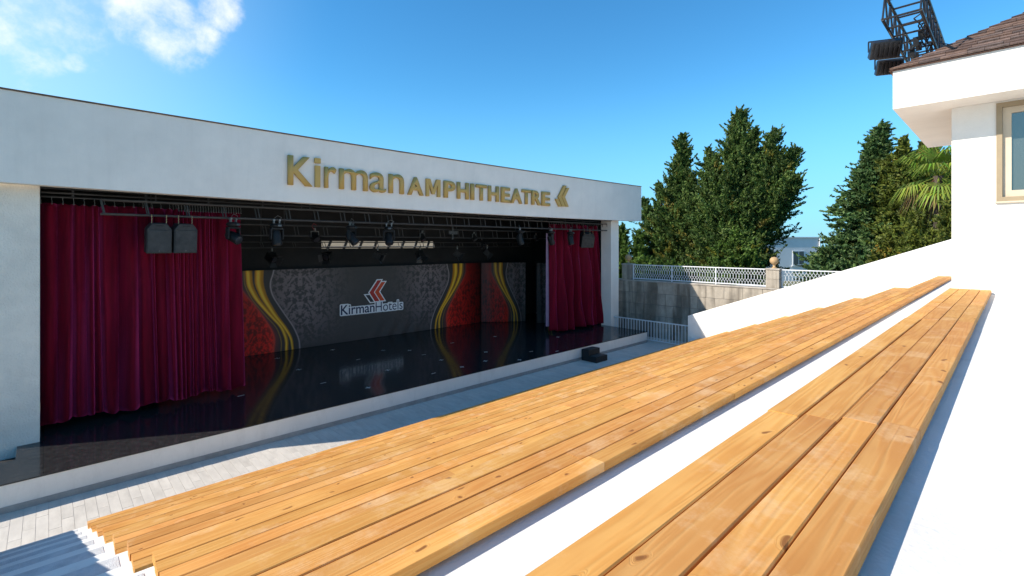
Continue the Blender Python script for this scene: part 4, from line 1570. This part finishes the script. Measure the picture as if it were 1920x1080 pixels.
def lattice_fence(label, y0, y1):
    t = thing('lattice_fence', label, 'fence', (XS + 0.2, y0, ZC), 0, 'white lattice fence panels on the stone wall')
    L = y1 - y0
    MB().box(-0.02, 0.02, 0, L, 0.74, 0.78).build('top_rail', M['rail'], t)
    MB().box(-0.02, 0.02, 0, L, 0.05, 0.09).build('bottom_rail', M['rail'], t)
    npost = max(2, int(round(L / 2.1)) + 1)
    for q in range(npost):
        y = 0.02 + q * (L - 0.04) / (npost - 1)
        MB().box(-0.022, 0.022, y - 0.02, y + 0.02, 0.0, 0.74).build('post', M['rail'], t)
    lat = MB()
    P, A = 0.125, 0.0
    n_ = int(L / P) + 2
    for q in range(-1, n_):
        for sgn in (1, -1):
            pts = []
            for s in range(9):
                u = s / 8
                yy = (q + 0.5) * P + sgn * P * 0.62 * math.sin(2 * math.pi * (u - 0.25) * 1.0)
                if 0.01 <= yy <= L - 0.01:
                    pts.append((0.012 * sgn, yy, 0.09 + u * 0.65))
            if len(pts) > 1:
                for a_, b_ in zip(pts[:-1], pts[1:]):
                    if b_[2] - a_[2] < 0.1:
                        lat.tube(a_, b_, 0.0085, None, 4, caps=False)
    tag(lat.build('lattice', M['rail'], t), kind='stuff')


lattice_fence('white wire lattice fence panel between the two ball topped piers', 7.15, 13.53)
lattice_fence('white wire lattice fence panel running behind the sloping wall', 0.2, 6.59)

# ------------------------------------------------------------------ kiosk at the top of the terraces
XK, YK, ZW = 8.27, 0.556, row_top(1) - BENCH_T
kio = thing('kiosk', 'white kiosk with overhanging eave and brown shingle hip roof', 'building', (XK, YK, ZW))


def kp(mb, name, mat, parent=None, **kw):
    for i, p in enumerate(mb.v):
        mb.v[i] = (p[0] - XK, p[1] - YK, p[2] - ZW)
    return mb.build(name, mat, parent or kio, **kw)


ZS, ZE = 1.724, 2.205
wy0, wy1, wz0, wz1 = -1.30, 0.156, 0.516, 1.700
mb = MB().box(XK, XK + 0.2, wy1, YK, ZW - 0.3, ZS - 0.002)
mb.box(XK, XK + 0.2, wy0, wy1, ZW - 0.3, wz0).box(XK, XK + 0.2, wy0, wy1, wz1, ZS - 0.002).box(XK, XK + 0.2, -5, wy0, ZW - 0.3, ZS - 0.002)
mb.box(XK + 0.2, 10.9, YK - 0.2, YK, ZW - 0.3, ZS - 0.002)
mb.box(10.7, 10.9, -5, YK - 0.2, ZW - 0.3, ZS - 0.002)
kp(mb, 'wall', M['kiosk'])
kp(MB().box(7.783, 11.345, -5.4, 1.08, ZS, ZE), 'eave', M['kiosk'])
kp(MB().box(9.6, 9.65, -4.9, 0.3, ZW, ZS - 0.01), 'partition', M['dark_room'])
win = thing('window', None, None)
win.parent = kio
win.location = (0, wy0 - YK, wz0 - ZW)
win['label'] = 'beige framed kiosk window with inner sash'
ww, wh = wy1 - wy0, wz1 - wz0


def frame_ring(x0, x1, m0, wd, name, mat, bev=0.006):
    f = MB()
    f.box(x0, x1, m0, m0 + wd, m0, wh - m0).box(x0, x1, ww - m0 - wd, ww - m0, m0, wh - m0)
    f.box(x0, x1, m0 + wd, ww - m0 - wd, m0, m0 + wd).box(x0, x1, m0 + wd, ww - m0 - wd, wh - m0 - wd, wh - m0)
    f.build(name, mat, win)


frame_ring(-0.012, 0.10, 0.0, 0.052, 'frame', M['window_frame'])
frame_ring(0.035, 0.095, 0.054, 0.075, 'sash', M['sash'])
MB().box(0.06, 0.072, 0.13, ww - 0.13, 0.13, wh - 0.13).build('pane', M['glass'], win)
MB().box(-0.03, 0.10, -0.01, ww + 0.01, -0.02, -0.001).build('sill', M['sash'], win)
# hip roof
ov = 0.035
rx0, ry1, pitch = 7.783 - ov, 1.08 + ov, 0.60
rx1 = 11.345 + ov
rh = (rx1 - rx0) / 2
rz0 = ZE + 0.004
ry0 = -5.4
mb = MB()
mx_ = (rx0 + rx1) / 2
ap = (mx_, ry1 - rh, rz0 + rh * pitch)
mb.add([(rx0, ry1, rz0), (rx1, ry1, rz0), (rx1, ry0, rz0), (rx0, ry0, rz0), ap, (mx_, ry0, ap[2])],
       [(0, 1, 4), (0, 4, 5, 3), (1, 2, 5, 4), (0, 3, 2, 1), (3, 5, 2)])
roof = kp(mb, 'roof', M['shingle'])
# shingles, course by course, on the slope that faces the terraces
sl = math.sqrt(1 + pitch ** 2)
nrm = Vector((-pitch, 0, 1)).normalized()
up = Vector((1, 0, pitch)).normalized()
expo = 0.115
sh_m = []
for k in range(6):
    c = [(0.17, 0.105, 0.082), (0.135, 0.082, 0.064), (0.205, 0.132, 0.105), (0.105, 0.072, 0.062), (0.18, 0.108, 0.078), (0.15, 0.104, 0.088)][k]
    sh_m.append(pm('shingle_tone', c, 0.95, var=0.3, vscale=14, bump=0.6, bscale=160))
ncourse = int(rh * sl / expo)
for cidx in range(ncourse):
    s0 = cidx * expo
    y = ry1 - random.uniform(0, 0.1)
    while y > -1.5:
        wd = random.uniform(0.14, 0.34)
        ya, yb = y, y - wd
        th = random.uniform(0.010, 0.022)
        h0 = s0 / sl                        # run in x at the lower edge
        h1 = min((s0 + expo * 1.18) / sl, rh)
        ym0, ym1 = ry1 - h0, ry1 - h1       # hip limit on this course
        poly = [(h0, min(ya, ym0)), (h0, min(yb, ym0)), (h1, min(yb, ym1)), (h1, min(ya, ym1))]
        y = yb - 0.003
        if poly[0][1] - poly[1][1] < 0.02:
            continue
        pts = []
        for (hx, yy) in poly:
            pts.append(Vector((rx0 + hx, yy, rz0 + hx * pitch)))
        low = [p + nrm * (0.002 + 0.010) for p in pts[:2]] + [p + nrm * 0.004 for p in pts[2:]]
        top = [low[0] + nrm * th, low[1] + nrm * th, low[2] + nrm * th * 0.5, low[3] + nrm * th * 0.5]
        b = MB().add(low + top, [(3, 2, 1, 0), (4, 5, 6, 7), (0, 1, 5, 4), (1, 2, 6, 5), (2, 3, 7, 6), (3, 0, 4, 7)])
        for i, p in enumerate(b.v):
            b.v[i] = (p[0] - XK, p[1] - YK, p[2] - ZW)
        b.build('shingle', random.choice(sh_m), roof)

# ------------------------------------------------------------------ lighting mast by the roof corner
ms = thing('mast_truss', 'black box truss cantilevered past the kiosk roof corner', 'truss', (7.50, 0.96, 2.80))
L_, W_, H_ = 3.6, 0.365, 0.37
for (yy, zz) in ((-W_ / 2, 0), (W_ / 2, 0), (-W_ / 2, H_), (W_ / 2, H_)):
    MB().tube((0, yy, zz), (L_, yy, zz), 0.019, None, 10).build('chord', M['mast_metal'], ms, smooth=True)
x = 0.0
k = 0
while x <= L_ - 0.3:
    nx_ = x + 0.36
    for yy in (-W_ / 2, W_ / 2):
        MB().tube((x, yy, 0), (x + 0.18, yy, H_), 0.011, None, 6).build('brace', M['mast_metal'], ms)
        MB().tube((x + 0.18, yy, H_), (nx_, yy, 0), 0.011, None, 6).build('brace', M['mast_metal'], ms)
    MB().tube((x + 0.01, -W_ / 2, 0), (x + 0.01, W_ / 2, 0), 0.013, None, 6).build('cross_bar', M['mast_metal'], ms)
    MB().tube((x + 0.01, -W_ / 2, H_), (x + 0.01, W_ / 2, H_), 0.013, None, 6).build('cross_bar', M['mast_metal'], ms)
    x = nx_
for (xx, yy) in ((2.2, -0.18), (2.2, 0.18), (3.3, -0.18), (3.3, 0.18)):
    MB().tube((xx, yy, 2.75 - 2.80 - 0.25), (xx, yy, 0), 0.024, None, 8).build('post', M['mast_metal'], ms)


def flood(label, loc, rz, rx, s=1.0):
    t = thing('floodlight', label, 'floodlight', loc, rz, 'floodlights under the mast truss')
    rot = Matrix.Rotation(rx, 3, 'X')
    b = MB().cbox((0, 0, 0), (0.40 * s, 0.14 * s, 0.26 * s), taper=(0.94, 0.8))
    b.v = [tuple(rot @ Vector(p)) for p in b.v]
    bo = b.build('housing', M['mast_metal'], t, bevel=0.012)
    f = MB().cbox((0, -0.08 * s, 0), (0.36 * s, 0.02, 0.21 * s))
    f.v = [tuple(rot @ Vector(p)) for p in f.v]
    f.build('glass', M['lens'], bo)
    fin = MB()
    for q in range(6):
        fin.cbox((-0.15 * s + q * 0.06 * s, 0.085 * s, 0), (0.008, 0.04, 0.2 * s))
    fin.v = [tuple(rot @ Vector(p)) for p in fin.v]
    fin.build('cooling_fins', M['mast_metal'], bo)
    y = MB()
    for sgn in (-1, 1):
        y.cbox((0.215 * s * sgn, 0, 0.05), (0.012, 0.03, 0.13))
    y.cbox((0, 0, 0.12), (0.44 * s, 0.03, 0.012))
    y.build('bracket', M['mast_metal'], t)
    return t


flood('black floodlight hung under the nearer side of the mast truss', (8.05, 1.20, 2.60), R(115), R(-35), 0.85)
flood('black floodlight tucked below the first one at the roof corner', (8.35, 1.20, 2.44), R(115), R(-30), 0.75)
cb = thing('cable_bundle', 'tangled black cables tied along the mast truss', 'cables', (7.6, 0.8, 2.8))
for k in range(9):
    pts = []
    x0 = random.uniform(0.3, 1.4)
    for q in range(10):
        u = q / 9
        pts.append((x0 + u * random.uniform(0.5, 1.0), 0.02 + random.uniform(-0.05, 0.09), 0.03 + 0.10 * math.sin(u * 7 + k) + random.uniform(-0.05, 0.05)))
    MB().path(pts, 0.008, 5).build('cable', M['black_metal'], cb)
for k in range(5):
    x0 = 0.75 + k * 0.22
    MB().cbox((x0, random.uniform(-0.02, 0.25), -0.03), (0.07, 0.06, 0.12), Matrix.Rotation(random.uniform(-.5, .5), 3, 'Y')).build('connector', M['mast_metal'], cb)
rp = MB().path([(1.2, 0.0, 0.0), (1.75, -0.25, 0.02), (2.2, -0.45, 0.18), (2.8, -0.7, 0.30)], 0.007, 5)
rp.build('cable', M['black_metal'], cb)

# ------------------------------------------------------------------ trees
def leaf_quads(c, d, size, w, rg, flat=0.0):
    """c (n,3) centres, d (n,3) unit directions -> narrow diamond leaves"""
    n = len(c)
    rnd = rg.normal(size=(n, 3))
    if flat:
        rnd = rnd * np.array([1, 1, 1 - flat]) + np.array([0, 0, 0])
    side = np.cross(d, rnd)
    side /= np.linalg.norm(side, axis=1, keepdims=True) + 1e-9
    L = size[:, None]
    W = w[:, None]
    p0 = c - d * L * 0.5
    p1 = c + side * W * 0.5 - d * L * 0.05
    p2 = c + d * L * 0.5
    p3 = c - side * W * 0.5 - d * L * 0.05
    v = np.stack([p0, p1, p2, p3], 1).reshape(-1, 3)
    f = np.arange(4 * n).reshape(n, 4)
    return v, f


def conifer(name, label, base, leaders, seed, tones, spray=26, dens=1.0, elev=(20, 55), droop=0.0, leaf=(0.15, 0.30), trunk_r=0.22, sprays=9, group='trees beyond the stone wall',
            width=0.34, layer=0.0, prof=0.85):
    """leaders: (apex xyz, foot xyz, radius, branches)"""
    rg = np.random.default_rng(seed)
    root = thing(name, label, 'tree', base, 0, group)
    bx = Vector(base)
    tk = MB()
    V, F, T = [], [], []
    off = 0
    for (apex, foot, rad, nb) in leaders:
        apex, foot = Vector(apex), Vector(foot)
        ax = apex - foot
        n_seg = 8
        prev = foot
        for q in range(n_seg):
            nxt = foot + ax * ((q + 1) / n_seg)
            r0 = trunk_r * (1 - q / n_seg) + 0.02
            tk.tube(prev - bx, nxt - bx, r0, trunk_r * (1 - (q + 1) / n_seg) + 0.015, 7)
            prev = nxt
        nb = int(nb * dens)
        for b in range(nb):
            u = rg.uniform(0.0, 1.0) ** 0.9
            if layer:
                u = min(1, max(0, (math.floor(u * layer) + rg.normal(0.5, 0.16)) / layer))
            az = rg.uniform(0, 2 * math.pi)
            L = rad * ((1 - u) ** prof + 0.04) * rg.uniform(0.5, 1.3) * (0.55 + 0.45 * min(1.0, u / 0.28))
            el = R(rg.uniform(*elev)) * (0.75 + 0.6 * u)
            d = Vector((math.cos(az) * math.cos(el), math.sin(az) * math.cos(el), math.sin(el)))
            o = foot + ax * u
            if rg.random() < 0.35:
                tk.tube(o - bx, o + d * L * 0.8 - bx, 0.03 + 0.02 * (1 - u), 0.008, 4, caps=False)
            ns = max(2, int(sprays * (0.4 + L / 2.0)))
            tone_b = rg.uniform(0.65, 1.25)
            dry = rg.random() < 0.03
            for s in range(ns):
                t_ = (s + rg.uniform(0.2, 1.0)) / ns
                if t_ < 0.22 and u < 0.85:
                    continue
                c0 = o + d * (L * t_) + Vector((0, 0, -droop * L * t_ * t_))
                tip = d.copy()
                tip = (tip + Vector((rg.normal(0, 0.45), rg.normal(0, 0.45), rg.normal(0.25 - droop, 0.30)))).normalized()
                slim = 0.30 + 0.70 * (1 - u) ** 0.6
                sl_ = rg.uniform(0.40, 0.90) * (0.6 + 0.4 * min(1, L)) * (0.45 + 0.55 * slim)
                wtip = 1.0
                if s == ns - 1:
                    sl_, wtip = sl_ * 1.45, 0.5
                n = spray
                tt = rg.uniform(0, 1, n)
                spread = width * wtip * slim * (1 - 0.8 * tt) * 0.5
                jit = rg.normal(0, 1, (n, 3)) * spread[:, None] * np.array([1, 1, 1 - 0.6 * (layer > 0)])
                cc = np.array(c0)[None] + np.array(tip)[None] * (tt * sl_)[:, None] + jit
                dd = np.array(tip)[None] * 0.9 + rg.normal(0, 0.55, (n, 3))
                dd /= np.linalg.norm(dd, axis=1, keepdims=True)
                sz = rg.uniform(leaf[0], leaf[1], n)
                v, f = leaf_quads(cc, dd, sz, sz * rg.uniform(0.32, 0.5, n), rg)
                V.append(v)
                F.append(f + off)
                off += len(v)
                k = rg.integers(0, len(tones), n)
                col = np.array(tones)[k] * tone_b * rg.uniform(0.8, 1.4, (n, 1))
                if dry:
                    col = col * np.array([2.0, 1.15, 0.9])
                T.append(col)
    V = np.concatenate(V) - np.array(base)
    F = np.concatenate(F)
    T = np.clip(np.concatenate(T), 0.006, 0.4)
    put('crown', np_mesh('crown', V, F, T), M['leaf'], root)
    tk.build('trunk', M['bark'], root, smooth=True)
    return root


CYP = [(0.052, 0.098, 0.022), (0.070, 0.126, 0.027), (0.094, 0.150, 0.032), (0.124, 0.168, 0.040)]
FIR = [(0.046, 0.100, 0.032), (0.068, 0.132, 0.040), (0.094, 0.158, 0.046), (0.120, 0.176, 0.052)]
PINE = [(0.100, 0.130, 0.018), (0.130, 0.156, 0.022), (0.072, 0.100, 0.018), (0.155, 0.172, 0.03)]
BUSH = [(0.085, 0.150, 0.022), (0.062, 0.118, 0.020), (0.112, 0.176, 0.034)]
GZ = -3.6
conifer('cypress_tree', 'slim dark cypress with a pointed leaning top next to the stage roof', (35, 18.4, GZ),
        [((35, 17.55, 8.2), (35, 18.4, GZ), 2.7, 300), ((35, 20.9, 3.6), (35, 19.3, GZ), 2.0, 100), ((34.5, 19.3, 4.6), (34.6, 18.6, GZ), 2.0, 100),
         ((34.5, 17.0, 5.4), (34.8, 17.4, GZ), 2.0, 110)], 3, CYP, elev=(22, 60), prof=0.82, leaf=(0.12, 0.28), spray=34)
conifer('cypress_tree', 'broad dark cypress with many upswept tops, largest of the trees', (34.5, 13.6, GZ),
        [((34.5, 13.25, 9.05), (34.5, 13.4, GZ), 3.2, 330), ((34.5, 10.9, 7.3), (34.5, 13.0, GZ), 2.7, 170), ((34.3, 15.4, 6.7), (34.4, 14.4, GZ), 2.5, 160),
         ((34.6, 9.7, 5.9), (34.5, 12.6, 0.2), 2.1, 130), ((34.2, 16.5, 4.8), (34.3, 15.6, GZ), 2.2, 120), ((34.4, 12.2, 7.6), (34.5, 13.0, GZ), 2.7, 160),
         ((34.3, 9.5, 3.9), (34.5, 12.0, 0.6), 1.7, 110), ((33.4, 13.4, 4.8), (33.9, 13.5, GZ), 3.0, 170), ((33.9, 11.4, 3.8), (34.1, 12.9, -2.4), 2.2, 130),
         ((33.6, 14.6, 6.0), (34.0, 14.3, GZ), 2.6, 140)], 5, CYP, elev=(22, 60), prof=0.74, leaf=(0.12, 0.28), spray=34)
conifer('fir_tree', 'layered green conifer with a bent pointed tip beside the kiosk', (34, 5.7, GZ),
        [((34, 5.45, 5.8), (34, 5.65, 2.8), 0.8, 130), ((34, 5.25, 6.7), (34, 5.5, 4.6), 0.34, 110), ((34, 5.7, 4.5), (34, 5.6, GZ), 3.5, 360), ((34, 5.2, 3.6), (34, 5.0, GZ), 2.8, 120)], 8, FIR,
        elev=(-2, 18), droop=0.10, layer=15, width=0.36, sprays=12)
conifer('pine_tree', 'yellowish green pine standing between the layered conifer and the palm', (33, 3.6, GZ),
        [((33, 4.15, 5.5), (33, 3.9, GZ), 1.9, 170), ((33, 3.2, 5.2), (33, 3.3, GZ), 2.0, 160), ((33, 2.2, 4.2), (33, 2.4, GZ), 2.2, 150), ((33, 4.9, 4.6), (33, 4.4, GZ), 1.5, 90)], 13, PINE,
        elev=(10, 50), width=0.5)
conifer('shrub', 'bright green rounded shrub in front of the broad cypress', (30.5, 11.9, GZ),
        [((30.5, 11.9, 0.6), (30.5, 11.9, GZ), 1.5, 90), ((30.5, 11.0, 0.0), (30.5, 11.2, GZ), 1.3, 70), ((30.4, 12.9, -0.1), (30.5, 12.6, GZ), 1.3, 70)], 17, BUSH,
        elev=(10, 70), trunk_r=0.06, group='shrubs behind the fence')
conifer('shrub', 'loose green shrub behind the stage corner pier', (33.0, 21.6, GZ),
        [((33, 21.7, 1.3), (33, 21.6, GZ), 1.5, 90), ((33, 22.6, 0.6), (33, 22.6, GZ), 1.5, 80), ((33, 20.2, 0.9), (33, 20.3, GZ), 1.3, 60)], 19, BUSH,
        elev=(10, 70), trunk_r=0.06, group='shrubs behind the fence')
conifer('shrub', 'low dark shrub below the layered conifer', (31.5, 6.6, GZ),
        [((31.5, 7.2, -0.4), (31.5, 7.2, GZ), 1.6, 80), ((31.5, 5.4, 0.0), (31.5, 5.6, GZ), 1.8, 80)], 23, FIR,
        elev=(0, 60), trunk_r=0.06, group='shrubs behind the fence')
conifer('shrub', 'sunlit yellow green hedge seen through the lattice by the stage', (26.5, 14.2, GZ),
        [((26.5, 14.9, -1.2), (26.5, 14.9, GZ), 1.0, 60), ((26.5, 13.9, -1.3), (26.5, 13.9, GZ), 1.0, 60), ((26.5, 12.9, -1.4), (26.5, 12.9, GZ), 1.0, 60),
         ((26.5, 15.8, -1.0), (26.5, 15.8, GZ), 1.0, 50)], 29, BUSH, elev=(10, 70), trunk_r=0.05, group='shrubs behind the fence')


conifer('shrub', 'olive green shrub in front of the palm trunk behind the sloping wall', (22.6, 1.9, GZ),
        [((22.6, 1.5, 1.25), (22.6, 1.6, -2.0), 1.0, 120), ((22.6, 2.5, 0.95), (22.6, 2.3, -2.0), 1.0, 110), ((22.8, 3.3, 0.4), (22.8, 3.1, -2.0), 0.9, 80)], 31, PINE,
        elev=(10, 70), trunk_r=0.05, leaf=(0.09, 0.18), width=0.3, group='shrubs behind the fence')


def palm(label, base, crown, seed):
    rg = np.random.default_rng(seed)
    root = thing('fan_palm', label, 'palm', base)
    b0 = Vector(base)
    top = Vector(crown)
    tk = MB()
    prev = b0
    for q in range(8):
        nxt = b0 + (top - b0) * ((q + 1) / 8)
        tk.tube(prev - b0, nxt - b0, 0.20 - 0.005 * q, 0.195 - 0.005 * q, 10)
        prev = nxt
    tk.build('trunk', M['bark'], root, smooth=True)
    for k in range(48):
        dead = k >= 43
        az = rg.uniform(0, 2 * math.pi)
        el = R(rg.uniform(-45, 75)) if not dead else R(rg.uniform(-70, -30))
        d = Vector((math.cos(az) * math.cos(el), math.sin(az) * math.cos(el), math.sin(el)))
        pl = rg.uniform(0.6, 1.0)
        hub = top + d * pl + Vector((0, 0, -0.1 * pl))
        side = d.cross(Vector((0, 0, 1))).normalized()
        upv = side.cross(d).normalized()
        fr = MB()
        fr.tube(top - b0, hub - b0, 0.02, 0.012, 5)
        nbl = 22
        for i in range(nbl):
            a = R(-115 + 230 * i / (nbl - 1))
            bd_ = (d * math.cos(a) + side * math.sin(a)).normalized()
            Lb = rg.uniform(0.75, 1.0) * (0.75 + 0.25 * math.cos(a))
            m1 = hub + bd_ * Lb * 0.55 + upv * 0.05
            m2 = hub + bd_ * Lb + Vector((0, 0, -0.5 * Lb)) + upv * 0.02
            wv = bd_.cross(upv).normalized() * 0.030
            fr.add([hub - b0, m1 - wv - b0, m2 - b0, m1 + wv - b0], [(0, 1, 2, 3)])
        me = fr.mesh('frond')
        c = (0.16, 0.10, 0.045) if dead else random.choice([(0.16, 0.23, 0.03), (0.22, 0.28, 0.04), (0.11, 0.18, 0.03)])
        at = me.attributes.new('tint', 'FLOAT_COLOR', 'FACE')
        at.data.foreach_set('color', [q for _ in me.polygons for q in (*[cc * random.uniform(0.8, 1.25) for cc in c], 1)])
        put('frond', me, M['leaf'], root)
    return root


palm('fan palm with drooping yellow green fronds beside the kiosk wall', (24.0, 1.9, GZ), (24.0, 1.98, 2.55), 4)

# ------------------------------------------------------------------ house, car and far bits
hs_ = thing('far_house', 'pale flat roofed house with one tall window between the trees', 'building', (55, 15.9, GZ), R(-33))
MB().box(-3.6, 3.5, 0.0, 7.0, -3, 4.25).build('wall', M['house_paint'], hs_)
MB().box(-3.7, 3.6, -0.1, 7.1, 4.255, 4.36).build('parapet', M['house_paint'], hs_)
wd = MB().box(0.15, 1.55, -0.05, -0.002, 1.42, 2.95).build('window', M['rail'], hs_)
MB().box(0.25, 0.80, -0.07, -0.052, 1.52, 2.86).build('pane', M['lens'], wd)
MB().box(0.90, 1.45, -0.07, -0.052, 1.52, 2.86).build('pane', M['lens'], wd)
MB().box(0.0, 1.7, -0.12, -0.002, 1.33, 1.415).build('sill', M['rail'], hs_)
MB().tube((3.3, -0.08, -2), (3.3, -0.08, 4.2), 0.06, None, 8).build('drainpipe', M['rail'], hs_)
f2 = thing('far_house', 'distant white house with a red roof edge above the sea', 'building', (68, 14.6, -4), R(10))
MB().box(-1.5, 1.5, -0.9, 2, 0, 3.0).build('wall', M['house_paint'], f2)
MB().box(-1.6, 1.6, -1.0, 2.1, 3.0, 3.3).build('roof', M['red_lamp'], f2)

car = thing('parked_car', 'white car parked behind the lattice fence, only its roof showing', 'car', (25.4, 9.6, GZ), R(90))
bp_ = [(-2.1, 0.28), (2.05, 0.28), (2.12, 0.55), (2.0, 0.78), (1.15, 0.92), (-1.7, 0.95), (-2.1, 0.85)]
MB().prism([(x, -0.86, z) for (x, z) in bp_], (0, 1.72, 0)).build('body', M['car_paint'], car, bevel=0.06)
cp_ = [(-1.75, 0.95), (1.2, 0.92), (0.45, 1.48), (-0.2, 1.56), (-1.05, 1.52)]
MB().prism([(x, -0.70, z) for (x, z) in cp_], (0, 1.40, 0)).build('cabin', M['car_paint'], car, bevel=0.05)
for s in (-1, 1):
    MB().prism([(-1.4, 0.708 * s, 1.0), (0.95, 0.708 * s, 0.98), (0.4, 0.708 * s, 1.40), (-1.0, 0.708 * s, 1.44)], (0, 0.004 * s, 0)).build('side_window', M['glass'], car)
    for x in (-1.3, 1.3):
        wq = MB().lathe((x, 0.80 * s, 0.31), [(0.31, -0.09), (0.31, 0.09)], 16, axis=(0, 1, 0)).build('wheel', M['tyre'], car)
        MB().lathe((x, 0.86 * s, 0.31), [(0.19, -0.05), (0.17, 0.05)], 12, axis=(0, 1, 0)).build('rim', M['steel'], wq)
for s in (-1, 1):
    MB().cbox((2.05, 0.6 * s, 0.68), (0.12, 0.32, 0.12)).build('headlight', M['lens'], car)
    MB().cbox((-2.08, 0.62 * s, 0.75), (0.08, 0.28, 0.14)).build('tail_light', M['red_lamp'], car)
tag(MB().box(23.2, 30.0, -20, 40, -3.62, -3.52).build('road', M['asphalt']), kind='structure')
